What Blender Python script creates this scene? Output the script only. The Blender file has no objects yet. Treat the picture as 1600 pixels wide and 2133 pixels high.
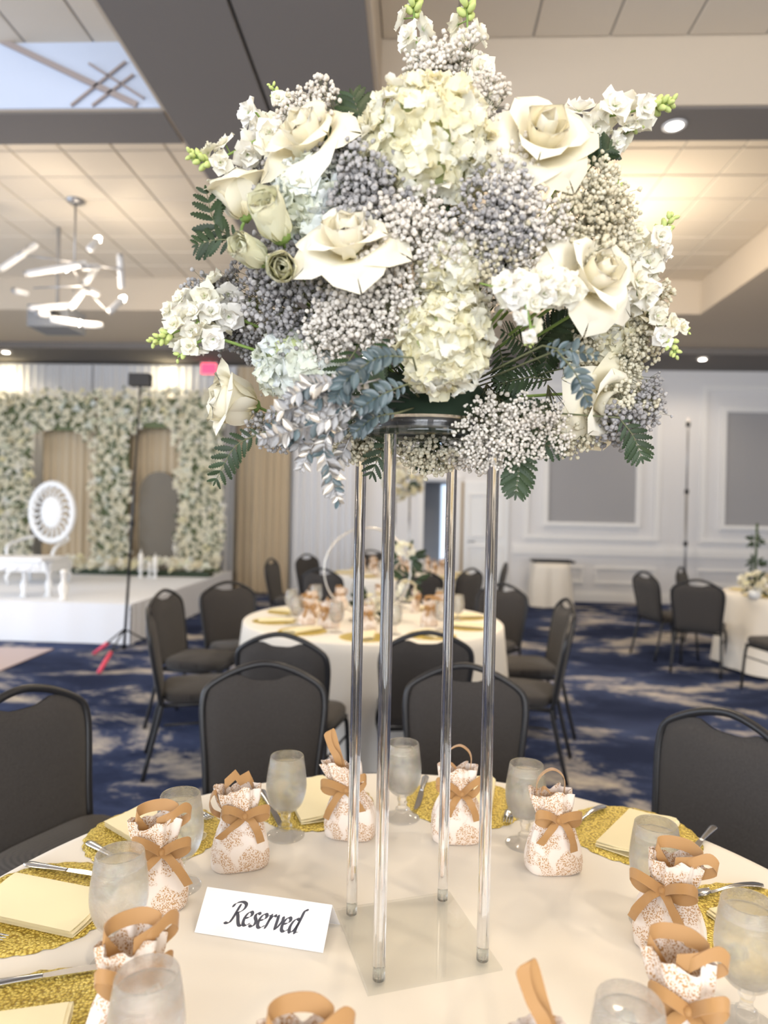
import bpy, math, random
from mathutils import Vector, Matrix, Euler
import numpy as np
PI = math.pi
rnd = random.Random(7)
SC = bpy.context.scene
COL = SC.collection

# ---------------------------------------------------------------- camera, world, light, exposure
CAM_H = 1.547
YAW, ROLL, PITCH, FPX = math.radians(2.83), math.radians(1.23), math.radians(-0.19), 1405.0
cam_data = bpy.data.cameras.new('camera')
cam = bpy.data.objects.new('camera', cam_data)
COL.objects.link(cam)
SC.camera = cam
cam_data.sensor_fit = 'VERTICAL'
cam_data.sensor_height = 36.0
cam_data.lens = 36.0 * FPX / 2133.0
cam_data.clip_start = 0.02
cam_data.clip_end = 100
cam_data.dof.use_dof = True
cam_data.dof.focus_distance = 1.30
cam_data.dof.aperture_fstop = (cam_data.lens / 1000.0) / 0.0105
fwd = Vector((-math.sin(YAW) * math.cos(PITCH), math.cos(YAW) * math.cos(PITCH), math.sin(PITCH)))
right0 = Vector((math.cos(YAW), math.sin(YAW), 0))
up0 = right0.cross(fwd)
# scene appears rotated clockwise by ROLL, so the camera is rotated the other way
R_ = right0 * math.cos(ROLL) + up0 * math.sin(ROLL)
U_ = up0 * math.cos(ROLL) - right0 * math.sin(ROLL)
cam.matrix_world = Matrix(((R_.x, U_.x, -fwd.x, 0), (R_.y, U_.y, -fwd.y, 0), (R_.z, U_.z, -fwd.z, CAM_H), (0, 0, 0, 1)))
CP = Vector((0, 0, CAM_H))

SC.view_settings.view_transform = 'Standard'
SC.view_settings.look = 'None'
SC.view_settings.gamma = 1.0
SC.view_settings.use_curve_mapping = False
SC.view_settings.exposure = 0.12
SC.cycles.use_denoising = True
SC.cycles.max_bounces = 16
SC.cycles.diffuse_bounces = 4
SC.cycles.glossy_bounces = 4
SC.cycles.transmission_bounces = 16
SC.cycles.transparent_max_bounces = 16
SC.cycles.sample_clamp_indirect = 6.0
SC.cycles.use_adaptive_sampling = True
SC.cycles.adaptive_threshold = 0.03

world = bpy.data.worlds.new('daylight')
SC.world = world
world.use_nodes = True
world.node_tree.nodes['Background'].inputs[0].default_value = (0.75, 0.86, 1.0, 1)
world.node_tree.nodes['Background'].inputs[1].default_value = 1.0

def area(name, loc, rot, sx, sy, power, col):
    l = bpy.data.lights.new(name, 'AREA'); l.shape = 'RECTANGLE'; l.size = sx; l.size_y = sy
    l.energy = power; l.color = col
    o = bpy.data.objects.new(name, l); COL.objects.link(o); o.location = loc; o.rotation_euler = rot
    return o
def spot(name, loc, target, power, col, radius=0.08, angle=2.3, blend=1.0):
    l = bpy.data.lights.new(name, 'SPOT'); l.energy = power; l.color = col; l.shadow_soft_size = radius
    l.spot_size = angle; l.spot_blend = blend
    o = bpy.data.objects.new(name, l); COL.objects.link(o); o.location = loc
    d = Vector(target) - Vector(loc); o.rotation_euler = d.to_track_quat('-Z', 'Y').to_euler()
    return o
DAY = (0.93, 0.955, 1.0)
BLUE = (0.70, 0.82, 1.0)
WARM = (1.0, 0.82, 0.60)
# daylight through the windows of the rear wall (behind the camera) and of the left wall
for wx in (-5.0, -1.0, 3.0):
    area('rear_window_daylight', (wx, -4.90, 1.9), (math.radians(90), 0, 0), 3.0, 2.9, 215, DAY)
for wy in (1.0, 5.0):
    area('side_window_daylight', (-8.90, wy, 1.9), (math.radians(90), 0, math.radians(-90)), 3.0, 2.9, 170, BLUE)
# recessed ceiling cans of the cross beams
CANS = []
for cy, zz in ((0.21, 4.2), (4.66, 4.2)):
    for cx in (-7.2, -5.6, 0.0, 1.68, 4.4, 6.6):
        CANS.append((cx, cy, zz))
for cx in (-7.05, -0.9, 0.9, 4.55, 7.6):
    CANS.append((cx, 11.15, 4.1))
for c in CANS:
    spot('downlight', (c[0], c[1], c[2] - 0.03), (c[0], c[1], 0), (170 if c[1] > 4 else 80) if c[1] < 8 else 70, WARM, 0.05, 2.6, 0.9)

# lamps of the left chandelier and behind the bouquet; the others are added, unseen fill
def point_light(loc, power, col=(1.0, 0.84, 0.64), r=0.25):
    l = bpy.data.lights.new('warm_point_light', 'POINT'); l.energy = power; l.color = col; l.shadow_soft_size = r
    o = bpy.data.objects.new('warm_point_light', l); COL.objects.link(o); o.location = loc
for loc, pw in (((-3.45, 6.7, 3.45), 75), ((1.75, 6.9, 3.75), 130), ((1.7, 1.6, 3.3), 45), ((-4.6, 1.6, 3.3), 45), ((1.7, -2.0, 3.3), 50), ((-4.6, -2.0, 3.3), 50)):
    point_light(loc, pw)

# ---------------------------------------------------------------- helpers
def P(px, py, d):
    """point in the room seen at photo pixel (px, py) at depth d along the lens axis"""
    u, v = px - 800.0, py - 1066.5
    return CP + d * (fwd + R_ * (u / FPX) - U_ * (v / FPX))
def G(px, py, z):
    """point on the horizontal plane z seen at photo pixel"""
    q = P(px, py, 1.0) - CP
    return CP + q * ((z - CAM_H) / q.z)

class MB:
    def __init__(s): s.v = []; s.f = []; s.m = []
    def add(s, vs, fs, mi=0):
        b = len(s.v); s.v.extend([tuple(p) for p in vs]); s.f.extend([tuple(b + i for i in f) for f in fs]); s.m.extend([mi] * len(fs)); return s
    def box(s, x0, x1, y0, y1, z0, z1, M=None, mi=0):
        vs = [Vector((x, y, z)) for z in (z0, z1) for y in (y0, y1) for x in (x0, x1)]
        if M is not None: vs = [M @ p for p in vs]
        return s.add(vs, [(0, 2, 3, 1), (4, 5, 7, 6), (0, 1, 5, 4), (2, 6, 7, 3), (0, 4, 6, 2), (1, 3, 7, 5)], mi)
    def tube(s, pts, rad, n=8, caps=True, closed=False, mi=0, flat=1.0):
        pts = [Vector(p) for p in pts]; N = len(pts)
        rads = rad if isinstance(rad, (list, tuple)) else [rad] * N
        vs = []; up = None
        for i, p in enumerate(pts):
            if closed: t = pts[(i + 1) % N] - pts[i - 1]
            else: t = pts[min(i + 1, N - 1)] - pts[max(i - 1, 0)]
            if t.length < 1e-9: t = Vector((0, 0, 1))
            t.normalize()
            if up is None:
                up = Vector((0, 0, 1)) if abs(t.z) < 0.9 else Vector((1, 0, 0))
            a = (up - t * up.dot(t))
            if a.length < 1e-6: a = t.orthogonal()
            a.normalize(); b = t.cross(a); up = a
            for k in range(n):
                w = 2 * PI * k / n
                vs.append(p + (a * math.cos(w) * flat + b * math.sin(w)) * rads[i])
        fs = []
        M_ = N if closed else N - 1
        for i in range(M_):
            j = (i + 1) % N
            for k in range(n):
                l = (k + 1) % n
                fs.append((i * n + k, i * n + l, j * n + l, j * n + k))
        if caps and not closed:
            fs.append(tuple(range(n - 1, -1, -1))); fs.append(tuple((N - 1) * n + k for k in range(n)))
        return s.add(vs, fs, mi)
    def lathe(s, prof, n=24, M=None, mi=0, sx=1.0, sy=1.0):
        """prof: list of (r, z); ends with r=0 close"""
        vs = []; fs = []; rings = []
        for r, z in prof:
            if r < 1e-6:
                rings.append([len(vs)]); vs.append(Vector((0, 0, z)))
            else:
                rings.append(list(range(len(vs), len(vs) + n)))
                for k in range(n):
                    w = 2 * PI * k / n; vs.append(Vector((r * sx * math.cos(w), r * sy * math.sin(w), z)))
        for a, b in zip(rings, rings[1:]):
            for k in range(n):
                l = (k + 1) % n
                if len(a) == 1 and len(b) == 1: continue
                if len(a) == 1: fs.append((a[0], b[l], b[k]))
                elif len(b) == 1: fs.append((a[k], a[l], b[0]))
                else: fs.append((a[k], a[l], b[l], b[k]))
        if M is not None: vs = [M @ p for p in vs]
        return s.add(vs, fs, mi)
    def grid(s, fn, nu, nv, closed_u=False, mi=0):
        vs = []; W = nu if closed_u else nu + 1
        for j in range(nv + 1):
            for i in range(W):
                vs.append(fn(i / nu, j / nv))
        fs = []
        for j in range(nv):
            for i in range(nu):
                k = (i + 1) % W if closed_u else i + 1
                fs.append((j * W + i, j * W + k, (j + 1) * W + k, (j + 1) * W + i))
        return s.add(vs, fs, mi)
    def extrude(s, outline, z0, z1, M=None, mi=0):
        n = len(outline)
        vs = [Vector((x, y, z0)) for x, y in outline] + [Vector((x, y, z1)) for x, y in outline]
        if M is not None: vs = [M @ p for p in vs]
        fs = [tuple(range(n - 1, -1, -1)), tuple(range(n, 2 * n))] + [(i, (i + 1) % n, n + (i + 1) % n, n + i) for i in range(n)]
        return s.add(vs, fs, mi)
    def ribbon(s, pts, wdir, w, thick=0.0006, mi=0):
        """strip of cloth along pts; wdir: width direction(s)"""
        pts = [Vector(p) for p in pts]; vs = []
        for i, p in enumerate(pts):
            d = wdir[i] if isinstance(wdir, list) else wdir
            d = Vector(d).normalized()
            t = (pts[min(i + 1, len(pts) - 1)] - pts[max(i - 1, 0)]).normalized()
            n = t.cross(d).normalized() * thick
            ww = w[i] if isinstance(w, list) else w
            vs += [p - d * ww / 2 - n, p + d * ww / 2 - n, p + d * ww / 2 + n, p - d * ww / 2 + n]
        n_ = len(pts)
        for k in range(4):      # four strips with edges of their own, so that the cloth shades flat across its width
            l = (k + 1) % 4
            s.add([q for i in range(n_) for q in (vs[i * 4 + k], vs[i * 4 + l])], [(2 * i, 2 * i + 1, 2 * i + 3, 2 * i + 2) for i in range(n_ - 1)], mi)
        return s
    def mesh(s, name, mats, smooth=True):
        me = bpy.data.meshes.new(name)
        me.from_pydata(s.v, [], s.f)
        for m in (mats if isinstance(mats, (list, tuple)) else [mats]): me.materials.append(m)
        if any(s.m): me.polygons.foreach_set('material_index', s.m)
        me.polygons.foreach_set('use_smooth', [bool(smooth)] * len(s.f))
        me.update(); me.validate()
        return me

def link(name, data, parent=None, M=None):
    o = bpy.data.objects.new(name, data)
    COL.objects.link(o)
    if parent is not None: o.parent = parent
    if M is not None: o.matrix_local = M
    return o
def obj(name, mb, mats, parent=None, M=None, smooth=True, kind=None, label=None, autos=None):
    o = link(name, mb.mesh(name, mats, smooth), parent, M)
    if kind: o['kind'] = kind
    if label: o['label'] = label
    if autos:
        o.data.polygons.foreach_set('use_smooth', [True] * len(o.data.polygons))
        try: o.data.set_sharp_from_angle(angle=autos)
        except Exception: pass
    return o
def tag(o, label, cat, group=None, kind=None):
    o['label'] = label; o['category'] = cat
    if group: o['group'] = group
    if kind: o['kind'] = kind
    return o
def thing(name, label, cat, M=None, group=None):
    o = bpy.data.objects.new(name, None); COL.objects.link(o); o.empty_display_size = 0.05
    if M is not None: o.matrix_world = M if isinstance(M, Matrix) else Matrix.Translation(M)
    return tag(o, label, cat, group)
def struct(name, mb, mats, parent=None, smooth=False, M=None):
    o = obj(name, mb, mats, parent, M, smooth)
    if parent is None: o['kind'] = 'structure'
    return o
def copy_tree(o, parent=None, M=None, label=None, group=None):
    c = o.copy(); COL.objects.link(c)
    if parent is not None: c.parent = parent
    for ch in list(o.children): copy_tree(ch, c)
    if M is not None: c.matrix_world = M
    if label: c['label'] = label
    if group: c['group'] = group
    return c
def TR(x, y, z, rz=0, s=1.0):
    return Matrix.Translation((x, y, z)) @ Matrix.Rotation(rz, 4, 'Z') @ Matrix.Scale(s, 4)
def facing(loc, d, roll=0.0, s=1.0):
    """matrix whose +Z points along d"""
    d = Vector(d).normalized()
    q = d.to_track_quat('Z', 'Y')
    return Matrix.Translation(loc) @ q.to_matrix().to_4x4() @ Matrix.Rotation(roll, 4, 'Z') @ Matrix.Scale(s, 4)
def catmull(pts, k=6, closed=False):
    pts = [Vector(p) if len(p) == 3 else Vector((p[0], p[1], 0)) for p in pts]
    n = len(pts); out = []
    rng_ = n if closed else n - 1
    for i in range(rng_):
        p0 = pts[(i - 1) % n] if closed or i > 0 else pts[0] * 2 - pts[1]
        p1 = pts[i]; p2 = pts[(i + 1) % n]
        p3 = pts[(i + 2) % n] if closed or i + 2 < n else pts[-1] * 2 - pts[-2]
        for j in range(k):
            t = j / k
            out.append(0.5 * ((2 * p1) + (p2 - p0) * t + (2 * p0 - 5 * p1 + 4 * p2 - p3) * t * t + (3 * p1 - p0 - 3 * p2 + p3) * t ** 3))
    if not closed: out.append(pts[-1].copy())
    return out

# ---------------------------------------------------------------- materials
def nt(name):
    m = bpy.data.materials.new(name); m.use_nodes = True
    t = m.node_tree; b = t.nodes['Principled BSDF']
    return m, t, b
def sock(b, k, v):
    if k in b.inputs: b.inputs[k].default_value = v
def plain(name, col, rough=0.6, metal=0.0, spec=0.5, sheen=0.0, bump=None, trans=0.0, ior=1.45, emis=None, es=0.0, var=0.0, alpha=1.0):
    m, t, b = nt(name)
    sock(b, 'Base Color', (*col, 1)); sock(b, 'Roughness', rough); sock(b, 'Metallic', metal)
    sock(b, 'Specular IOR Level', spec); sock(b, 'Transmission Weight', trans); sock(b, 'IOR', ior)
    if sheen: sock(b, 'Sheen Weight', sheen)
    if emis: sock(b, 'Emission Color', (*emis, 1)); sock(b, 'Emission Strength', es)
    if bump:   # (kind, scale, strength, distance)
        tc = t.nodes.new('ShaderNodeTexCoord')
        if bump[0] == 'noise':
            n = t.nodes.new('ShaderNodeTexNoise'); n.inputs['Scale'].default_value = bump[1]; n.inputs['Detail'].default_value = 4; out = n.outputs[0]
        elif bump[0] == 'voronoi':
            n = t.nodes.new('ShaderNodeTexVoronoi'); n.inputs['Scale'].default_value = bump[1]; out = n.outputs['Distance']
        else:
            n = t.nodes.new('ShaderNodeTexWave'); n.inputs['Scale'].default_value = bump[1]; out = n.outputs[1]
        t.links.new(tc.outputs['Object'], n.inputs['Vector'])
        bp = t.nodes.new('ShaderNodeBump'); bp.inputs['Strength'].default_value = bump[2]; bp.inputs['Distance'].default_value = bump[3]
        t.links.new(out, bp.inputs['Height']); t.links.new(bp.outputs[0], b.inputs['Normal'])
    if var:
        oi = t.nodes.new('ShaderNodeObjectInfo'); hs = t.nodes.new('ShaderNodeHueSaturation')
        mr = t.nodes.new('ShaderNodeMapRange'); mr.inputs['To Min'].default_value = 1 - var; mr.inputs['To Max'].default_value = 1 + var
        t.links.new(oi.outputs['Random'], mr.inputs[0]); t.links.new(mr.outputs[0], hs.inputs['Value'])
        hs.inputs['Color'].default_value = (*col, 1); t.links.new(hs.outputs[0], b.inputs['Base Color'])
    return m
def petal_mat(name, c1, c2, trans=0.3, centre=None, scale=18.0, rad=0.05):
    """thin petals: diffuse + translucent, colour drifting between c1 and c2 by noise and by object; centre: colour near the local origin"""
    m = bpy.data.materials.new(name); m.use_nodes = True; t = m.node_tree; N = t.nodes; L = t.links
    N.remove(N['Principled BSDF']); out = N['Material Output']
    tc = N.new('ShaderNodeTexCoord'); no = N.new('ShaderNodeTexNoise'); no.inputs['Scale'].default_value = scale; no.inputs['Detail'].default_value = 2
    L.new(tc.outputs['Object'], no.inputs['Vector'])
    oi = N.new('ShaderNodeObjectInfo')
    ad = N.new('ShaderNodeMath'); ad.operation = 'ADD'; L.new(no.outputs[0], ad.inputs[0]); L.new(oi.outputs['Random'], ad.inputs[1])
    mr = N.new('ShaderNodeMapRange'); mr.inputs[1].default_value = 0.35; mr.inputs[2].default_value = 1.35; L.new(ad.outputs[0], mr.inputs[0])
    mx = N.new('ShaderNodeMix'); mx.data_type = 'RGBA'; mx.inputs[6].default_value = (*c1, 1); mx.inputs[7].default_value = (*c2, 1)
    L.new(mr.outputs[0], mx.inputs[0]); colo = mx.outputs[2]
    if centre:
        ln = N.new('ShaderNodeVectorMath'); ln.operation = 'LENGTH'; L.new(tc.outputs['Object'], ln.inputs[0])
        m2 = N.new('ShaderNodeMapRange'); m2.inputs[1].default_value = 0.0; m2.inputs[2].default_value = rad; m2.inputs[3].default_value = 1; m2.inputs[4].default_value = 0
        L.new(ln.outputs['Value'], m2.inputs[0])
        mx2 = N.new('ShaderNodeMix'); mx2.data_type = 'RGBA'; mx2.inputs[7].default_value = (*centre, 1)
        L.new(m2.outputs[0], mx2.inputs[0]); L.new(colo, mx2.inputs[6]); colo = mx2.outputs[2]
    b = N.new('ShaderNodeBsdfPrincipled'); b.inputs['Roughness'].default_value = 0.55; sock(b, 'Specular IOR Level', 0.25)
    tr = N.new('ShaderNodeBsdfTranslucent'); ms = N.new('ShaderNodeMixShader'); ms.inputs[0].default_value = trans
    L.new(colo, b.inputs['Base Color']); L.new(colo, tr.inputs[0]); L.new(b.outputs[0], ms.inputs[1]); L.new(tr.outputs[0], ms.inputs[2])
    L.new(ms.outputs[0], out.inputs['Surface'])
    return m
def weave_mat(name, c1, c2, scale=900.0):
    m, t, b = nt(name); N = t.nodes; L = t.links
    tc = N.new('ShaderNodeTexCoord')
    w1 = N.new('ShaderNodeTexWave'); w1.inputs['Scale'].default_value = scale; w1.bands_direction = 'Z'; w1.inputs['Distortion'].default_value = 0.6
    w2 = N.new('ShaderNodeTexWave'); w2.inputs['Scale'].default_value = scale; w2.bands_direction = 'X'; w2.inputs['Distortion'].default_value = 0.6
    L.new(tc.outputs['Object'], w1.inputs[0]); L.new(tc.outputs['Object'], w2.inputs[0])
    ad = N.new('ShaderNodeMath'); ad.operation = 'MULTIPLY'; L.new(w1.outputs[1], ad.inputs[0]); L.new(w2.outputs[1], ad.inputs[1])
    no = N.new('ShaderNodeTexNoise'); no.inputs['Scale'].default_value = 160; L.new(tc.outputs['Object'], no.inputs[0])
    a2 = N.new('ShaderNodeMath'); a2.operation = 'MULTIPLY_ADD'; L.new(no.outputs[0], a2.inputs[0]); a2.inputs[1].default_value = 0.5; L.new(ad.outputs[0], a2.inputs[2])
    mx = N.new('ShaderNodeMix'); mx.data_type = 'RGBA'; mx.inputs[6].default_value = (*c1, 1); mx.inputs[7].default_value = (*c2, 1)
    L.new(a2.outputs[0], mx.inputs[0]); L.new(mx.outputs[2], b.inputs['Base Color'])
    bp = N.new('ShaderNodeBump'); bp.inputs['Strength'].default_value = 0.4; bp.inputs['Distance'].default_value = 0.001
    L.new(a2.outputs[0], bp.inputs['Height']); L.new(bp.outputs[0], b.inputs['Normal'])
    sock(b, 'Roughness', 0.9); sock(b, 'Specular IOR Level', 0.2); sock(b, 'Sheen Weight', 0.15)
    return m
def ramp(t, pts):
    r = t.nodes.new('ShaderNodeValToRGB'); e = r.color_ramp.elements
    e[0].position = pts[0][0]; e[0].color = (*pts[0][1], 1); e[1].position = pts[-1][0]; e[1].color = (*pts[-1][1], 1)
    for p, c in pts[1:-1]:
        x = e.new(p); x.color = (*c, 1)
    return r

def carpet_mat():
    m, t, b = nt('carpet'); N = t.nodes; L = t.links
    tc = N.new('ShaderNodeTexCoord'); mp = N.new('ShaderNodeMapping'); mp.inputs['Scale'].default_value = (0.8, 1.25, 1)
    L.new(tc.outputs['Object'], mp.inputs[0])
    n1 = N.new('ShaderNodeTexNoise'); n1.inputs['Scale'].default_value = 1.15; n1.inputs['Detail'].default_value = 9; n1.inputs['Roughness'].default_value = 0.68; n1.inputs['Distortion'].default_value = 0.4
    L.new(mp.outputs[0], n1.inputs[0])
    r1 = ramp(t, [(0.44, (0.010, 0.015, 0.040)), (0.515, (0.022, 0.032, 0.075)), (0.555, (0.22, 0.21, 0.21)), (0.64, (0.46, 0.41, 0.34))])
    L.new(n1.outputs[0], r1.inputs[0])
    n2 = N.new('ShaderNodeTexNoise'); n2.inputs['Scale'].default_value = 0.7; n2.inputs['Detail'].default_value = 5
    L.new(mp.outputs[0], n2.inputs[0])
    r2 = ramp(t, [(0.42, (0.006, 0.009, 0.022)), (0.6, (0.04, 0.055, 0.115))]); L.new(n2.outputs[0], r2.inputs[0])
    mx = N.new('ShaderNodeMix'); mx.data_type = 'RGBA'; mx.blend_type = 'ADD'; mx.inputs[0].default_value = 0.7
    L.new(r1.outputs[0], mx.inputs[6]); L.new(r2.outputs[0], mx.inputs[7]); L.new(mx.outputs[2], b.inputs['Base Color'])
    sock(b, 'Roughness', 0.95); sock(b, 'Specular IOR Level', 0.1)
    return m
def toile_mat(name, base, ink):
    m, t, b = nt(name); N = t.nodes; L = t.links
    tc = N.new('ShaderNodeTexCoord')
    n1 = N.new('ShaderNodeTexNoise'); n1.inputs['Scale'].default_value = 26; n1.inputs['Detail'].default_value = 1.5; L.new(tc.outputs['Object'], n1.inputs[0])
    v = N.new('ShaderNodeTexVoronoi'); v.inputs['Scale'].default_value = 330; L.new(tc.outputs['Object'], v.inputs['Vector'])
    n2 = N.new('ShaderNodeTexNoise'); n2.inputs['Scale'].default_value = 480; n2.inputs['Detail'].default_value = 3; L.new(tc.outputs['Object'], n2.inputs[0])
    r1 = ramp(t, [(0.42, (0, 0, 0)), (0.47, (1, 1, 1))]); L.new(n1.outputs[0], r1.inputs[0])
    a = N.new('ShaderNodeMath'); a.operation = 'ADD'; L.new(v.outputs['Distance'], a.inputs[0]); L.new(n2.outputs[0], a.inputs[1])
    r2 = ramp(t, [(0.85, (1, 1, 1)), (1.35, (0.12, .12, .12))]); L.new(a.outputs[0], r2.inputs[0])
    mu = N.new('ShaderNodeMath'); mu.operation = 'MULTIPLY'; L.new(r1.outputs[0], mu.inputs[0]); L.new(r2.outputs[0], mu.inputs[1])
    mx = N.new('ShaderNodeMix'); mx.data_type = 'RGBA'; mx.inputs[6].default_value = (*base, 1); mx.inputs[7].default_value = (*ink, 1)
    L.new(mu.outputs[0], mx.inputs[0]); L.new(mx.outputs[2], b.inputs['Base Color'])
    sock(b, 'Roughness', 0.42); sock(b, 'Specular IOR Level', 0.5); sock(b, 'Sheen Weight', 0.2)
    return m
def lace_gold():
    m, t, b = nt('gold_lace'); N = t.nodes; L = t.links
    tc = N.new('ShaderNodeTexCoord')
    v = N.new('ShaderNodeTexVoronoi'); v.inputs['Scale'].default_value = 190; v.feature = 'F1'; L.new(tc.outputs['Object'], v.inputs['Vector'])
    n = N.new('ShaderNodeTexNoise'); n.inputs['Scale'].default_value = 260; L.new(tc.outputs['Object'], n.inputs[0])
    r = ramp(t, [(0.0, (0.95, 0.80, 0.28)), (0.40, (0.85, 0.68, 0.16)), (0.75, (0.40, 0.27, 0.04))]); L.new(v.outputs['Distance'], r.inputs[0]); L.new(r.outputs[0], b.inputs['Base Color'])
    a = N.new('ShaderNodeMath'); a.operation = 'ADD'; L.new(v.outputs['Distance'], a.inputs[0]); L.new(n.outputs[0], a.inputs[1])
    bp = N.new('ShaderNodeBump'); bp.inputs['Strength'].default_value = 0.9; bp.inputs['Distance'].default_value = 0.003; bp.invert = True
    L.new(a.outputs[0], bp.inputs['Height']); L.new(bp.outputs[0], b.inputs['Normal'])
    sock(b, 'Metallic', 0.45); sock(b, 'Roughness', 0.30)
    return m
def wet_glass():
    m, t, b = nt('goblet_glass'); N = t.nodes; L = t.links
    sock(b, 'Transmission Weight', 1.0); sock(b, 'IOR', 1.45); sock(b, 'Base Color', (0.99, 1.0, 0.99, 1))
    tc = N.new('ShaderNodeTexCoord'); sp = N.new('ShaderNodeSeparateXYZ'); L.new(tc.outputs['Object'], sp.inputs[0])
    v = N.new('ShaderNodeTexVoronoi'); v.inputs['Scale'].default_value = 700; L.new(tc.outputs['Object'], v.inputs['Vector'])
    n = N.new('ShaderNodeTexNoise'); n.inputs['Scale'].default_value = 150; n.inputs['Detail'].default_value = 5; L.new(tc.outputs['Object'], n.inputs[0])
    a = N.new('ShaderNodeMath'); a.operation = 'SUBTRACT'; L.new(n.outputs[0], a.inputs[0]); L.new(v.outputs['Distance'], a.inputs[1])
    h = N.new('ShaderNodeMapRange'); h.inputs[1].default_value = 0.066; h.inputs[2].default_value = 0.085; L.new(sp.outputs['Z'], h.inputs[0])   # condensation only on the bowl
    bp = N.new('ShaderNodeBump'); bp.inputs['Distance'].default_value = 0.0006
    ms = N.new('ShaderNodeMath'); ms.operation = 'MULTIPLY'; L.new(h.outputs[0], ms.inputs[0]); ms.inputs[1].default_value = 0.6
    L.new(ms.outputs[0], bp.inputs['Strength']); L.new(a.outputs[0], bp.inputs['Height']); L.new(bp.outputs[0], b.inputs['Normal'])
    mr = N.new('ShaderNodeMath'); mr.operation = 'MULTIPLY'; L.new(h.outputs[0], mr.inputs[0]); mr.inputs[1].default_value = 0.0
    L.new(mr.outputs[0], b.inputs['Roughness'])
    # the wall is thin: half of the light passes straight on; the mist of droplets scatters a little
    tp = N.new('ShaderNodeBsdfTransparent'); df = N.new('ShaderNodeBsdfTranslucent'); df.inputs[0].default_value = (.95, .95, .93, 1)
    d2 = N.new('ShaderNodeBsdfDiffuse'); d2.inputs[0].default_value = (.9, .9, .88, 1)
    m0 = N.new('ShaderNodeMixShader'); m0.inputs[0].default_value = .4; L.new(df.outputs[0], m0.inputs[1]); L.new(d2.outputs[0], m0.inputs[2])
    m1 = N.new('ShaderNodeMixShader'); th_ = N.new('ShaderNodeMapRange'); th_.inputs[3].default_value = .60; th_.inputs[4].default_value = .42; L.new(h.outputs[0], th_.inputs[0]); L.new(th_.outputs[0], m1.inputs[0]); L.new(b.outputs[0], m1.inputs[1]); L.new(tp.outputs[0], m1.inputs[2])
    fz = N.new('ShaderNodeMapRange'); fz.inputs[1].default_value = 0.25; fz.inputs[2].default_value = 0.75; fz.inputs[3].default_value = .0; fz.inputs[4].default_value = .05; L.new(n.outputs[0], fz.inputs[0])
    fm = N.new('ShaderNodeMath'); fm.operation = 'MULTIPLY'; L.new(fz.outputs[0], fm.inputs[0]); L.new(h.outputs[0], fm.inputs[1])
    m2 = N.new('ShaderNodeMixShader'); L.new(fm.outputs[0], m2.inputs[0]); L.new(m1.outputs[0], m2.inputs[1]); L.new(m0.outputs[0], m2.inputs[2])
    L.new(m2.outputs[0], N['Material Output'].inputs['Surface'])
    return m
def clear_mat(name, col, ior, through):
    """clear solid: part of the light is refracted, part goes straight through a thin wall; reflection by Fresnel"""
    m = bpy.data.materials.new(name); m.use_nodes = True; t = m.node_tree; N = t.nodes; L = t.links
    b = N['Principled BSDF']; sock(b, 'Base Color', (*col, 1)); sock(b, 'Roughness', 0.0); sock(b, 'Transmission Weight', 1.0); sock(b, 'IOR', ior)
    tp = N.new('ShaderNodeBsdfTransparent'); tp.inputs[0].default_value = (*col, 1)
    gl = N.new('ShaderNodeBsdfGlossy'); gl.inputs['Roughness'].default_value = 0.02; fr = N.new('ShaderNodeFresnel'); fr.inputs[0].default_value = ior
    ge = N.new('ShaderNodeNewGeometry'); ib_ = N.new('ShaderNodeMath'); ib_.operation = 'SUBTRACT'; ib_.inputs[0].default_value = 1; L.new(ge.outputs['Backfacing'], ib_.inputs[1])
    fm = N.new('ShaderNodeMath'); fm.operation = 'MULTIPLY'; L.new(fr.outputs[0], fm.inputs[0]); L.new(ib_.outputs[0], fm.inputs[1])
    m1 = N.new('ShaderNodeMixShader'); L.new(fm.outputs[0], m1.inputs[0]); L.new(tp.outputs[0], m1.inputs[1]); L.new(gl.outputs[0], m1.inputs[2])
    m2 = N.new('ShaderNodeMixShader'); m2.inputs[0].default_value = through; L.new(b.outputs[0], m2.inputs[1]); L.new(m1.outputs[0], m2.inputs[2])
    L.new(m2.outputs[0], N['Material Output'].inputs['Surface'])
    return m
def drape_mat(name, col):
    return plain(name, col, 0.85, spec=0.2, sheen=0.2)

M_ = {}
M_['carpet'] = carpet_mat()
M_['ceil'] = plain('ceiling_paint', (0.56, 0.485, 0.39), 0.9, spec=0.1)
M_['tile'] = plain('ceiling_tile', (0.68, 0.61, 0.51), 0.95, spec=0.1, bump=('noise', 60, 0.2, 0.002), var=0.015)
M_['grid'] = plain('tile_joint', (0.36, 0.34, 0.31), 0.9, spec=0.1)
M_['taupe'] = plain('taupe_paint', (0.20, 0.185, 0.175), 0.85, spec=0.2)
M_['track'] = plain('dark_track', (0.03, 0.03, 0.03), 0.6)
M_['wall'] = plain('wall_paint', (0.74, 0.74, 0.755), 0.85, spec=0.2)
M_['panel'] = plain('grey_wallcover', (0.36, 0.36, 0.375), 0.8, spec=0.2, bump=('noise', 300, 0.2, 0.001))
M_['trim'] = plain('white_trim', (0.80, 0.80, 0.80), 0.5)
M_['white'] = plain('white_paint', (0.82, 0.84, 0.86), 0.5)
M_['wood'] = plain('wood_door_edge', (0.35, 0.25, 0.13), 0.5)
M_['dance'] = plain('dance_floor_wood', (0.45, 0.33, 0.30), 0.3, bump=('wave', 3, 0.2, 0.001))
M_['cloth'] = plain('ivory_tablecloth', (0.80, 0.76, 0.69), 0.85, spec=0.15, sheen=0.15, bump=('noise', 700, 0.12, 0.0004))
M_['cream'] = plain('cream_overlay', (0.82, 0.72, 0.45), 0.7, spec=0.2)
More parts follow.
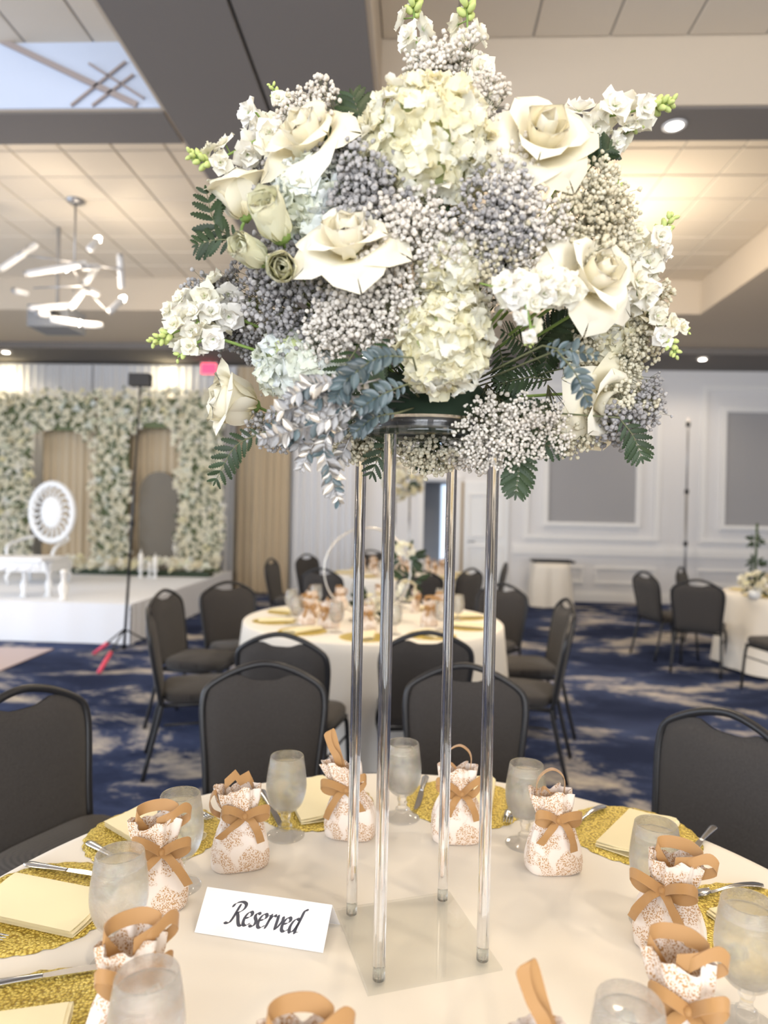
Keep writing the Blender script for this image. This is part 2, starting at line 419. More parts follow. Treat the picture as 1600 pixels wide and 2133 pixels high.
M_['fab'] = weave_mat('chair_fabric', (0.018, 0.016, 0.015), (0.085, 0.078, 0.075), 500)
M_['frame'] = plain('black_metal', (0.018, 0.018, 0.02), 0.38, spec=0.5)
M_['acryl'] = clear_mat('clear_acrylic', (0.985, 0.99, 0.985), 1.49, .10)
M_['sheet'] = clear_mat('clear_acrylic_sheet', (0.985, 0.99, 0.985), 1.49, .90)
M_['stud'] = clear_mat('clear_plug', (.80, .82, .80), 1.45, .55)
M_['glass'] = wet_glass()
M_['water'] = clear_mat('water', (1, 1, 1), 1.33, .42)
M_['ice'] = clear_mat('ice', (.98, 1, 1), 1.31, .5)
M_['steel'] = plain('cutlery_steel', (0.62, 0.62, 0.63), 0.16, metal=1.0)
M_['gold'] = lace_gold()
M_['nap'] = plain('cream_napkin', (0.86, 0.77, 0.50), 0.8, spec=0.15, sheen=0.2, bump=('noise', 900, 0.15, 0.0004))
M_['toile'] = toile_mat('toile_cloth', (0.83, 0.74, 0.66), (0.47, 0.25, 0.085))
M_['ribbon'] = plain('tan_ribbon', (0.41, 0.225, 0.085), 0.5, spec=0.3, sheen=0.3)
M_['card'] = plain('white_card', (0.88, 0.87, 0.88), 0.6, spec=0.2)
M_['ink'] = plain('dark_ink', (0.06, 0.06, 0.075), 0.6)
M_['rose'] = petal_mat('rose_petal', (0.93, 0.90, 0.80), (0.90, 0.84, 0.64), 0.28, (0.88, 0.76, 0.40), 9, 0.028)
M_['sprayrose'] = petal_mat('spray_rose_petal', (0.90, 0.90, 0.72), (0.87, 0.84, 0.60), 0.3, (0.72, 0.76, 0.42), 20, 0.012)
M_['hyd'] = petal_mat('hydrangea_cream', (0.92, 0.92, 0.87), (0.90, 0.85, 0.60), 0.35, None, 12)
M_['hydw'] = petal_mat('hydrangea_white', (0.86, 0.90, 0.92), (0.84, 0.86, 0.72), 0.35, None, 12)
M_['stock'] = petal_mat('stock_petal', (0.94, 0.92, 0.88), (0.90, 0.87, 0.72), 0.3, (0.55, 0.66, 0.30), 30, 0.005)
M_['gyp'] = petal_mat('babys_breath', (0.93, 0.89, 0.81), (0.82, 0.77, 0.69), 0.3, None, 60)
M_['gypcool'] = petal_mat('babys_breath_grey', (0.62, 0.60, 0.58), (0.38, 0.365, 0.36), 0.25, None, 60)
M_['gypwarm'] = petal_mat('babys_breath_cream', (0.90, 0.86, 0.70), (0.74, 0.68, 0.50), 0.3, None, 60)
M_['stem'] = plain('green_stem', (0.20, 0.30, 0.07), 0.6)
M_['twig'] = plain('thin_twig', (0.13, 0.14, 0.07), 0.7)
M_['bud'] = plain('green_bud', (0.50, 0.58, 0.20), 0.6)
M_['fern'] = plain('fern_green', (0.026, 0.046, 0.018), 0.5, spec=0.4, var=0.3)
M_['palesilver'] = plain('pale_silver_leaf', (0.50, 0.46, 0.40), 0.32, metal=0.5, var=0.2)
M_['bluefern'] = plain('blue_green_leaf', (0.07, 0.10, 0.105), 0.33, spec=0.6, var=0.4)
M_['silver'] = plain('silver_leaf', (0.33, 0.32, 0.31), 0.30, metal=0.7, var=0.2, bump=('noise', 150, 0.3, 0.001))
M_['daylightblue'] = plain('blue_daylight_tint', (0.58, 0.66, 0.82), 0.85, spec=0.1)
M_['shadowline'] = plain('brown_shadow_line', (0.36, 0.31, 0.30), 0.8)
M_['foam'] = plain('floral_foam', (0.015, 0.03, 0.015), 0.95)
M_['drapew'] = drape_mat('white_drape', (0.72, 0.73, 0.76))
M_['drapewarm'] = drape_mat('warm_lit_drape', (0.60, 0.50, 0.36))  # drape with the warm lamplight on it put into its colour
M_['skirt'] = drape_mat('stage_skirt', (0.78, 0.80, 0.84))
M_['taupep'] = plain('taupe_board', (0.20, 0.18, 0.15), 0.8)
M_['brass'] = plain('aged_gold_metal', (0.65, 0.60, 0.52), 0.3, metal=1.0)
M_['lampglass'] = plain('lamp_glass', (0.60, 0.61, 0.63), 0.2, spec=0.6)
M_['lamplit'] = plain('lit_lamp', (1, 1, 1), 0.4, emis=(1.0, 0.93, 0.82), es=14)
M_['candisc'] = plain('lit_can', (1, 1, 1), 0.4, emis=(1.0, 0.92, 0.80), es=22)
M_['sconce'] = plain('lit_sconce', (1, 1, 1), 0.4, emis=(1.0, 0.86, 0.55), es=6)
M_['redlit'] = plain('lit_red_sign', (0.8, 0.05, 0.08), 0.4, emis=(1.0, 0.05, 0.12), es=2.2)
M_['pink'] = plain('red_rubber', (0.75, 0.08, 0.14), 0.5)
M_['greymetal'] = plain('grey_metal', (0.35, 0.35, 0.36), 0.4, metal=0.8)
M_['greybox'] = plain('grey_projector_case', (0.16, 0.17, 0.19), 0.5)
M_['candle'] = plain('white_candle', (0.88, 0.87, 0.84), 0.5)
M_['sky'] = plain('window_daylight', (1, 1, 1), 0.5, emis=(0.62, 0.78, 1.0), es=1.2)

# ================================================================ THE ROOM
XL, XR, YB, YF = -9.0, 9.0, -5.0, 12.1
ZC, ZT = 4.20, 4.65
def W(px, py, Y=None):
    Y = YF if Y is None else Y
    q = P(px, py, 1.0) - CP
    return CP + q * (Y / q.y)
struct('floor', MB().box(XL - .2, XR + .2, YB - .2, YF + .3, -0.1, 0), M_['carpet'])
ceil = MB()
ceil.box(XL - .2, XR + .2, YB - .2, YF + .3, ZT + 0.012, 4.85)
LX0, LX1, RX0, RX1 = -7.9, -1.77, -0.30, 3.65
for a in ((LX1, RX0, YB, 9.05), (RX1, XR, YB, 9.05), (XL, LX0, YB, 9.05), (XL, XR, 9.05, YF)):
    ceil.box(a[0], a[1], a[2], a[3], ZC, ZT + .012)
for y0, y1 in ((0.02, 0.42), (4.45, 4.87)):
    for x0, x1 in ((LX0, LX1), (RX0, RX1)): ceil.box(x0, x1, y0, y1, ZC, ZT + .012)
ceiling = struct('ceiling', ceil, M_['ceil'])
sof = MB()
sof.box(LX1 + .03, -1.055, YB, 9.05, ZC - .012, ZC - .0005)
sof.box(-1.03, RX0 - .03, YB, 9.05, ZC - .012, ZC - .0005)
obj('beam_soffit', sof, M_['taupe'], ceiling, smooth=False)
obj('partition_track', MB().box(-1.05, -1.035, YB, 9.05, ZC - .006, ZC - .0008), M_['track'], ceiling, smooth=False)
for y0, y1 in ((0.02, 0.42), (4.45, 4.87)):
    for x0, x1 in ((LX0, LX1), (RX0, RX1)):
        obj('cross_beam_soffit', MB().box(x0, x1, y0 + .02, y1 - .02, ZC - .012, ZC - .0005), M_['taupe'], ceiling, smooth=False)
obj('far_bulkhead', MB().box(XL, XR, 10.85, YF, 4.1, ZC - .001), M_['taupe'], ceiling, smooth=False)
obj('daylight_tinted_face', MB().box(LX0, LX1 - .005, 4.435, 4.448, ZC + .005, ZT - .002), M_['daylightblue'], ceiling, smooth=False)  # blue daylight on the left beam face, put into a coloured facing
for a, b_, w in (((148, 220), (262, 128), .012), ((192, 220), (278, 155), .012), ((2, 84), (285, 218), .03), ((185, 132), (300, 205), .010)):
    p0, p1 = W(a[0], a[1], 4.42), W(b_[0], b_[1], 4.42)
    obj('diagonal_shadow_line', MB().ribbon([p0, p0.lerp(p1, .5), p1], (p1 - p0).cross(Vector((0, 1, 0))), w * 1.3, .006), M_['shadowline'], ceiling, smooth=False)  # shadow lines across the daylit face, built as thin brown strips
# tile fields of the coffers: every tile is a piece of its own
TS = 0.4895
def tile_mesh(w, d):
    b = MB(); g = 0.006; c = .006
    vs = [(g, g, 0), (w - g, g, 0), (w - g, d - g, 0), (g, d - g, 0), (g + c, g + c, -.008), (w - g - c, g + c, -.008), (w - g - c, d - g - c, -.008), (g + c, d - g - c, -.008)]
    return b.add(vs, [(4, 7, 6, 5), (0, 1, 5, 4), (1, 2, 6, 5), (2, 3, 7, 6), (3, 0, 4, 7), (0, 3, 2, 1)]).mesh('ceiling_tile', M_['tile'], False)
for x0, x1, ymin, ymax in ((RX0, RX1, 2.9, 4.45), (LX0, LX1, 2.9, 4.45), (RX0, RX1, 4.87, 9.05), (LX0, LX1, 4.87, 9.05)):
    nx = round((x1 - x0) / TS); w = (x1 - x0) / nx
    ny = max(1, round((ymax - ymin) / TS)); d = (ymax - ymin) / ny
    tm = tile_mesh(w, d)
    obj('tile_grid', MB().box(x0, x1, ymin, ymax, ZT + .004, ZT + .011), M_['grid'], ceiling, smooth=False)
    for i in range(nx):
        for j in range(ny):
            if x0 < -5 and i < nx * 0.45: continue
            link('ceiling_tile', tm, ceiling, Matrix.Translation((x0 + i * w, ymin + j * d, ZT + .003)))
obj('ceiling_tile', MB().box(LX0, -4.95, 2.9, 4.45, ZT - .004, ZT + .003).box(LX0, -4.95, 4.87, 9.05, ZT - .004, ZT + .003), M_['tile'], ceiling, smooth=False)['kind'] = 'stuff'

# walls
wb = MB()
dx0, dx1 = W(884, 1000).x, W(950, 1000).x          # open doorway
dz = W(915, 1003).z
wb.box(XL - .2, dx0, YF, YF + .2, 0, 4.3).box(dx1, XR + .2, YF, YF + .2, 0, 4.3).box(dx0, dx1, YF, YF + .2, dz, 4.3)
wall = struct('wall_back', wb, M_['wall'])
struct('wall_corridor', MB().box(dx0 - .6, dx1 + .8, YF + 1.5, YF + 1.6, 0, 3).box(dx0 - .62, dx0 - .6, YF + .2, YF + 1.5, 0, 3).box(dx1 + .8, dx1 + .82, YF + .2, YF + 1.5, 0, 3).box(dx0 - .6, dx1 + .8, YF + .2, YF + 1.6, 3, 3.05), M_['panel'])
obj('corridor_window', MB().box(W(921, 1000).x * 1.1, W(934, 1000).x * 1.12, YF + 1.47, YF + 1.498, 0.3, dz), M_['sky'], wall, smooth=False)
def frame_rect(b, x0, x1, z0, z1, y, w=0.06, t=0.03):
    b.box(x0, x1, y - t, y, z1 - w, z1).box(x0, x1, y - t, y, z0, z0 + w).box(x0, x0 + w, y - t, y, z0 + w, z1 - w).box(x1 - w, x1, y - t, y, z0 + w, z1 - w)
    b.box(x0 + w * .3, x1 - w * .3, y - t * 1.5, y - t, z1 - w * .7, z1 - w * .4).box(x0 + w * .3, x1 - w * .3, y - t * 1.5, y - t, z0 + w * .4, z0 + w * .7)
    return b
fr = MB(); frame_rect(fr, dx0 - .1, dx1 + .1, -.1, dz + .12, YF - .001, .1, .04)
obj('door_frame', fr, M_['trim'], wall, smooth=False)
# closed white panelled door right of the opening
ax0, ax1 = W(967, 1010).x, W(1060, 1010).x
d = struct('door_1', MB().box(ax0, ax1, YF - .05, YF - .002, 0.01, dz + .02), M_['white'])
for z0, z1 in ((.2, .95), (1.1, dz - .2)):
    for k in range(2):
        xm = ax0 + (ax1 - ax0) * (.1 + .42 * k); xw = (ax1 - ax0) * .38
        q = MB(); frame_rect(q, xm, xm + xw, z0, z1, YF - .051, .035, .015); obj('door_panel', q, M_['trim'], d, smooth=False)
obj('door_handle', MB().tube([(ax0 + .08, YF - .06, 1.02), (ax0 + .08, YF - .11, 1.02), (ax0 + .2, YF - .11, 1.02)], .012), M_['greymetal'], d)
obj('door_edge', MB().box(ax0 - .05, ax0 - .004, YF - .06, YF - .002, 0.01, dz), M_['wood'], d, smooth=False)
# wall panels right of the doors
tr = MB()
tr.box(W(1066, 1150).x, XR, YF - .05, YF, W(1250, 1157).z, W(1250, 1143).z)
tr.box(W(1066, 1150).x, XR, YF - .035, YF, W(1250, 1143).z - .02, W(1250, 1143).z + .05)
struct('trim_1', tr, M_['trim'])
struct('baseboard_back', MB().box(W(1066, 1150).x, XR, YF - .03, YF, 0, .17).box(W(1066, 1150).x, XR, YF - .045, YF - .03, 0, .13), M_['trim'])
zt = W(1230, 800).z
def wall_panel(xa, xb, n):
    p = thing('wall_panel', n, 'wall panel', Vector((xa, YF - .005, 0)))
    q = MB(); frame_rect(q, 0, xb - xa, W(1230, 1127).z, zt, 0, .09, .035); obj('outer_moulding', q, M_['trim'], p, smooth=False)
    i = .33; q = MB(); frame_rect(q, i, xb - xa - i, W(1230, 1092).z - .06, zt - .38, 0, .09, .05); obj('inner_moulding', q, M_['trim'], p, smooth=False)
    obj('grey_field', MB().box(i + .08, xb - xa - i - .08, -.012, 0, W(1230, 1092).z, zt - .46), M_['panel'], p, smooth=False)
wall_panel(W(1090, 1100).x, W(1372, 1100).x, 'framed grey wall panel beside the white door')
wall_panel(W(1456, 1100).x, W(1456, 1100).x + 3.0, 'framed grey wall panel behind the right-hand flower table')
for k, (a, b_) in enumerate(((1108, 1215), (1238, 1366), (1450, 1590))):
    q = MB(); xa = W(a, 1190).x; frame_rect(q, 0, W(b_, 1190).x - xa, W(1240, 1217).z, W(1240, 1180).z, 0, .05, .03)
    tag(obj('dado_moulding', q, M_['trim'], None, Matrix.Translation((xa, YF - .005, 0)), False),
        ['low rectangular white moulding behind the draped small table', 'low rectangular white moulding in the middle of the right wall', 'low rectangular white moulding behind the right table chairs'][k], 'moulding')
struct('wall_right', MB().box(XR, XR + .2, YB, YF, 0, 4.3), M_['wall'])
wl = MB(); wl.box(XL - .2, XL, YB, YF, 0, .4).box(XL - .2, XL, YB, YF, 3.4, 4.3).box(XL - .2, XL, YB, -.6, .4, 3.4).box(XL - .2, XL, 2.6, 3.4, .4, 3.4).box(XL - .2, XL, 6.6, YF, .4, 3.4)
struct('wall_left', wl, M_['wall'])
wr = MB(); wr.box(XL - .2, XR + .2, YB - .2, YB, 0, .4).box(XL - .2, XR + .2, YB - .2, YB, 3.4, 4.3)
for a, b_ in ((XL, -6.6), (-3.4, -2.6), (.6, 1.4), (4.6, XR)): wr.box(a, b_, YB - .2, YB, .4, 3.4)
struct('wall_rear', wr, M_['wall'])

# recessed cans
for k, c in enumerate(CANS):
    if c[1] < 4: continue
    vis = {(1.68, 4.66): 'bright round ceiling light in the near cross beam, right of the bouquet', (4.55, 11.15): 'small bright ceiling light in the dark band above the right wall',
           (-7.05, 11.15): 'small bright ceiling light above the left white drapes'}
    key = (c[0], c[1])
    t = thing('ceiling_can_light', vis.get(key, 'round ceiling light in the %s beam, %s' % ('near cross' if c[1] < 8 else 'far dark', ['outermost left', 'second from the left', 'third from the left', 'fourth from the left', 'fifth from the left', 'outermost right'][(k % 6)])), 'ceiling light', Vector(c))
    obj('lit_disc', MB().lathe([(0, -.018), (.052, -.018), (.052, -.014), (0, -.014)], 16), M_['candisc'], t)
    obj('trim_ring', MB().lathe([(.054, -.013), (.056, -.02), (.078, -.018), (.08, -.0125)], 20), M_['trim'], t)

# ---------------------------------------------------------------- drapes on the far wall, left
def drape(x0, x1, y, z0, z1, mat, label, per=.13, amp=.035, seed=0):
    r = random.Random(seed); ph = [r.uniform(0, 6) for _ in range(4)]
    def fn(u, v):
        x = x0 + (x1 - x0) * u; z = z0 + (z1 - z0) * v
        a = amp * (1 - .35 * v)
        return Vector((x, y + a * math.sin(2 * PI * x / per + ph[0] + .6 * math.sin(x * 3 + ph[1])) + a * .4 * math.sin(2 * PI * x / (per * 2.3) + ph[2]), z))
    n = int((x1 - x0) / per * 10); b = MB().grid(fn, n, 3)
    b.grid(lambda u, v: fn(u, v) + Vector((0, .006, 0)), n, 3)
    return tag(obj('drape', b, mat), label, 'curtain')
dY = 11.9
dxs = [XL + .2, W(-60, 1000, dY).x, W(190, 1000, dY).x, W(345, 1000, dY).x, W(489, 1000, dY).x, W(606, 1000, dY).x, W(752, 1000, dY).x]
dl = ['white pleated drape beyond the left frame edge', 'white pleated drape above the left half of the flower wall', 'white pleated drape above the middle of the flower wall',
      'white pleated drape at the right end of the flower wall', 'warm-lit pleated floor-length drape right of the flower wall', 'white pleated floor-length drape left of the open doorway']
for i in range(6):
    drape(dxs[i] + .01, dxs[i + 1] - .01, dY, .02, 4.05, M_['drapewarm'] if i == 4 else M_['drapew'], dl[i], seed=i)
# lit wall sconces above the flower wall
for k, (px, lb) in enumerate(((12, 'glowing warm wall light at the left frame edge'), (352, 'glowing warm wall light above the second arch'))):
    p = W(px, 782, 11.78)
    t = thing('wall_light', lb, 'wall light', p)
    obj('lamp_shade', MB().lathe([(0, -.12), (.07, -.12), (.09, .1), (.085, .1), (.066, -.115), (0, -.115)], 20), M_['sconce'], t)
    obj('wall_bracket', MB().tube([(0, 0, -.02), (0, .1, -.02)], .02), M_['greymetal'], t)
    spot('sconce_glow', p + Vector((0, -.25, -.05)), p + Vector((0, .5, -.2)), 16, (1, .80, .45), .1, 2.6)
t = thing('red_sign', 'small glowing red sign high on the left drapes', 'sign', W(435, 768, 11.75))
obj('sign_face', MB().box(-.13, .13, -.012, 0, -.09, .09), M_['redlit'], t, smooth=False)
obj('sign_box', MB().box(-.15, .15, .001, .07, -.11, .11).tube([(0, .03, .11), (0, .03, .5)], .01), M_['trim'], t, smooth=False)

# ---------------------------------------------------------------- chandelier and projector
cc = P(155, 560, 6.9)
t = thing('chandelier', 'branching chandelier with clear glass tubes hanging above the left tables', 'chandelier', Vector((cc.x, cc.y, 0)))
top = ZT
obj('ceiling_canopy', MB().lathe([(0, top - .05), (.05, top - .045), (.09, top - .02), (.09, top)], 20), M_['greymetal'], t)
hub = P(150, 548, 6.9).z
obj('rod', MB().tube([(0, 0, top - .04), (0, 0, hub)], .010), M_['greymetal'], t)
def cpt(px, py, dd=0.0):
    q = P(px, py, 6.9 + dd); return Vector((q.x - cc.x, q.y - cc.y, q.z))
arms = [(150, 545, 37, 530, .1), (150, 545, 256, 562, -.15), (150, 545, 190, 555, -.4), (37, 530, 60, 512, 0), (152, 560, 172, 595, .3), (172, 595, 70, 600, .2), (172, 595, 232, 655, -.1), (152, 600, 158, 632, 0)]
for a in arms:
    obj('arm', MB().tube([cpt(a[0], a[1]), cpt(a[2], a[3], a[4])], .008), M_['greymetal'], t)
tubes = [(0, 562, 78, 508, 0, 0), (55, 570, 182, 548, -.2, 0), (175, 556, 207, 555, -.4, 0), (186, 520, 203, 500, -.3, 1), (250, 532, 254, 600, -.15, 0), (178, 590, 206, 552, .2, 0), (148, 640, 178, 602, .1, 0),
         (62, 643, 150, 636, .1, 0), (30, 605, 58, 612, .2, 0), (185, 605, 205, 612, 0, 0), (228, 650, 254, 624, -.1, 1), (105, 664, 165, 673, 0, 1), (172, 676, 214, 678, 0, 0), (80, 652, 100, 655, 0, 0), (110, 563, 135, 560, .2, 1)]
for a in tubes:
    p0, p1 = cpt(a[0], a[1], a[4]), cpt(a[2], a[3], a[4] + .12)
    g = obj('glass_tube', MB().tube([p0, p0.lerp(p1, .05), p0.lerp(p1, .95), p1], [.026, .034, .034, .026], 10), M_['lampglass'], t)
    if a[5]: obj('lit_bulb', MB().tube([p1, p1 + (p1 - p0).normalized() * .05], [.036, .02], 10), M_['lamplit'], g)
    else: obj('tube_cap', MB().tube([p0 - (p1 - p0).normalized() * .02, p0], .03, 10), M_['greymetal'], g)
t = thing('pendant_lamp', 'warm pendant lamp hanging in the right coffer, hidden behind the bouquet', 'pendant lamp', Vector((1.75, 6.9, 0)))
obj('rod', MB().tube([(0, 0, ZT - .01), (0, 0, 4.0)], .008), M_['greymetal'], t)
obj('lamp_globe', MB().lathe([(0, 3.98), (.07, 4.0), (.1, 4.06), (.07, 4.13), (0, 4.15)][::-1], 16), M_['lamplit'], t)
pj = P(119, 667, 7.6)
t = thing('projector', 'dark grey box projector hanging behind the chandelier', 'projector', Vector((pj.x, pj.y, pj.z)))
obj('case', MB().box(-.23, .23, -.2, .2, -.12, .12), M_['greybox'], t, smooth=False)
obj('lens', MB().tube([(0.1, -.2, 0), (0.1, -.24, 0)], .05, 16), M_['track'], t)
obj('mount', MB().tube([(0, 0, .12), (0, 0, ZT - pj.z)], .02).box(-.12, .12, -.12, .12, .12, .14), M_['greymetal'], t, smooth=False)

# ---------------------------------------------------------------- stage, flower wall, its furniture
SX1, SY0, SY1, SZ = -3.12, 7.25, 11.3, .45
t = thing('stage', 'low white-skirted stage at the left under the flower wall', 'stage', Vector((SX1, SY0, 0)))
obj('deck', MB().box(-5.7, 0, 0, SY1 - SY0, SZ - .03, SZ), M_['skirt'], t, smooth=False)
obj('front_skirt', MB().grid(lambda u, v: Vector((-5.7 * u, -.012 + .004 * math.sin(u * 90), .01 + v * (SZ - .012))), 120, 2), M_['skirt'], t)
obj('side_skirt', MB().grid(lambda u, v: Vector((.012 + .012 * math.sin(u * 130), u * (SY1 - SY0), .01 + v * (SZ - .012))), 160, 2), M_['cream'] if False else M_['drapew'], t)
q = MB(); f0, f1, f2 = G(0, 1356, .004), G(112, 1352, .004), G(0, 1398, .004)
q.extrude([(f0.x - 3, f0.y - .01), (f1.x, f1.y), (f2.x - 0, f2.y), (f2.x - 3, f2.y - 3)], .001, .012)
tag(obj('dance_floor', q, M_['dance'], smooth=False), 'pinkish wooden dance floor in front of the white stage', 'dance floor')

def blossom_mesh(name, mat, r=1.0, seed=0, petals=9):
    """small ruffled rosette, unit radius"""
    rr = random.Random(seed); b = MB()
    for k in range(petals):
        ring = k % 3; a = 2 * PI * k / petals * 1.9 + rr.uniform(-.3, .3); tilt = (.15, .55, .95)[ring]; L_ = (1.0, .85, .6)[ring] * r
        ca, sa = math.cos(a), math.sin(a); w = .48 * r
        ro = math.cos(tilt); zz = math.sin(tilt)
        def pt(l, s_, lift=0): return (ca * l * ro - sa * s_, sa * l * ro + ca * s_, l * zz + lift)
        b.add([pt(.05 * r, 0), pt(L_ * .6, w * .8, .05), pt(L_, w * .45, -.08 + rr.uniform(-.1, .1)), pt(L_ * 1.05, 0, .05 * rr.uniform(-1, 1)), pt(L_, -w * .45, -.08), pt(L_ * .6, -w * .8, .05), pt(L_ * .55, 0, -.12)],
              [(0, 6, 1), (6, 2, 1), (6, 3, 2), (6, 4, 3), (6, 5, 4), (0, 5, 6)])
    return b.mesh(name, mat)
FW = [blossom_mesh('flower', M_[m], 1, s) for s, m in enumerate(('stock', 'hydw', 'hyd', 'gypwarm'))]
fwY = 10.75
def fw(px, py): q = W(px, py, fwY); return q
t = thing('floral_backdrop', 'tall wall of white flowers with two arched openings on the stage', 'flower wall', Vector((fw(230, 1000).x, fwY, SZ)))
o0 = t.matrix_world.translation
bk = MB()
for x0, x1, y0, y1 in ((-160, 62, 830, 1190), (62, 195, 830, 895), (195, 268, 830, 1190), (268, 372, 830, 890), (372, 462, 830, 1190)):
    a, b_ = fw(x0, y1), fw(x1, y0); bk.box(a.x - o0.x, b_.x - o0.x, .03, .08, a.z - o0.z, b_.z - o0.z)
obj('backing_board', bk, plain('leafy_backing', (.14, .17, .09), .9), t, smooth=False)
def in_open(px, py):
    for cx, w, y0, y1 in ((128, 62, 885, 1185), (320, 48, 880, 1200)):
        if abs(px - cx) < w and py > y0 + (1 - math.sqrt(max(0, 1 - ((px - cx) / w) ** 2))) * 70 and py < y1: return True
    return False
rr = random.Random(3); pts = []
for gy in range(0, 34):
    for gx in range(0, 52):
        px = -150 + gx * 12 + rr.uniform(-5, 5); py = 818 + gy * 11.6 + rr.uniform(-5, 5)
        if px > 466 - (6 if py > 1150 else 0) or in_open(px, py): continue
        if py > 1182: continue
        pts.append((px, py))
pts.sort(key=lambda p: (p[0] < 0, rr.random()))
sb = MB(); lf = MB(); nf = 0
for px, py in pts:
    p = fw(px, py) - o0; p.y = rr.uniform(-.07, .03); s = rr.uniform(.05, .085)
    Mx = facing(p, (rr.uniform(-.6, .6), -1, rr.uniform(-.5, .6)), rr.uniform(0, 6), s)
    if nf < 300 and px > -10:
        link('flower', FW[nf % 4 if rr.random() < .6 else 0], t, Mx); nf += 1
    else:
        me = FW[0]; sb.add([Mx @ v.co for v in me.vertices], [tuple(pl.vertices) for pl in me.polygons])
    if rr.random() < .5:
        q = p + Vector((rr.uniform(-.06, .06), -.04, rr.uniform(-.06, .06))); a = rr.uniform(0, 6); c_, s_ = math.cos(a) * .07, math.sin(a) * .07
        lf.add([q, q + Vector((c_ * .5 - s_ * .3, -.03, s_ * .5 + c_ * .3)), q + Vector((c_, -.01, s_)), q + Vector((c_ * .5 + s_ * .3, -.03, s_ * .5 - c_ * .3))], [(0, 1, 2, 3)])
obj('flower_mass', sb, M_['stock'], t, kind='stuff')
obj('leaves', lf, plain('wall_leaves', (.05, .085, .03), .6), t, kind='stuff')
drape(fw(60, 1000).x, fw(375, 1000).x, 11.15, SZ, 3.35, M_['drapewarm'], 'warm-lit drape showing through the two arches of the flower wall', seed=11)
# taupe arched board in the second opening
ap = [fw(278, 1196), fw(360, 1196)]
q = [(ap[0].x, SZ)]; cx_ = (ap[0].x + ap[1].x) / 2; rx_ = (ap[1].x - ap[0].x) / 2; zt_ = fw(318, 985).z
out = [(ap[1].x, SZ)] + [(cx_ + rx_ * math.cos(a), zt_ - rx_ + rx_ * 1.1 * math.sin(a)) for a in [PI * i / 14 for i in range(15)]] + [(ap[0].x, SZ)]
tag(obj('arched_board', MB().extrude(out, 0, .03, Matrix.Translation((0, 10.95, 0)) @ Matrix(((1, 0, 0, 0), (0, 0, -1, 0), (0, 1, 0, 0), (0, 0, 0, 1)))), M_['taupep'], smooth=False), 'plain taupe arched board standing in the second arch opening', 'board')
# long low floral border on the stage
t = thing('floral_border', 'low border of pale flowers along the foot of the flower wall', 'flowers', Vector((W(300, 1200, 10.3).x, 10.3, SZ)))
o0 = t.matrix_world.translation
obj('moss_base', MB().box(W(130, 1200, 10.3).x - o0.x, SX1 - o0.x - .05, -.12, .12, 0, .08), M_['fern'], t, smooth=False)
for k in range(90):
    x = rr.uniform(W(135, 1200, 10.3).x, SX1 - .06) - o0.x
    link('flower', FW[k % 4], t, facing((x, rr.uniform(-.2, .1), rr.uniform(.08, .24)), (rr.uniform(-.5, .5), -1, rr.uniform(0, 1)), 0, rr.uniform(.05, .09)))
# carved white throne chair with oval back
tp = W(82, 1190, 8.9)
t = thing('throne_chair', 'ornate white throne chair with an oval carved back on the stage', 'chair', Vector((tp.x, 8.9, SZ)))
zb = W(82, 1067, 8.9).z - SZ; a_, b_ = .30, .40
ring = [(a_ * math.cos(w), .3, zb + b_ * math.sin(w)) for w in [2 * PI * i / 36 for i in range(36)]]
obj('back_frame', MB().tube(ring, .045, 8, closed=True), M_['white'], t)
obj('back_pad', MB().grid(lambda u, v: Vector((a_ * .5 * v * math.cos(2 * PI * u), .27 - .04 * (1 - v * v), zb + b_ * .55 * v * math.sin(2 * PI * u))), 20, 5, True), M_['white'], t)
for k in range(20):
    w = 2 * PI * k / 20; c_, s_ = math.cos(w), math.sin(w)
    obj('carved_scroll', MB().tube(catmull([(a_ * .52 * c_, .28, zb + b_ * .57 * s_), (a_ * .7 * math.cos(w + .15), .26, zb + b_ * .72 * math.sin(w + .15)), (a_ * .85 * c_, .28, zb + b_ * .86 * s_), (a_ * .98 * math.cos(w - .1), .3, zb + b_ * .98 * math.sin(w - .1))], 4), .014, 6), M_['white'], t)
obj('seat', MB().box(-.3, .3, -.28, .3, .18, .3).box(-.27, .27, -.26, .27, .3, .36), M_['white'], t, autos=.6)
for sx, sy in ((-1, -1), (1, -1), (-1, 1), (1, 1)):
    obj('leg', MB().tube([(sx * .25, sy * .24, .2), (sx * .29, sy * .27, .1), (sx * .27, sy * .25, 0)], [.035, .025, .02], 8), M_['white'], t)
for sx in (-1, 1):
    obj('arm', MB().tube(catmull([(sx * .24, .28, .62), (sx * .33, .1, .58), (sx * .33, -.2, .5), (sx * .28, -.24, .3)], 4), .022, 8), M_['white'], t)
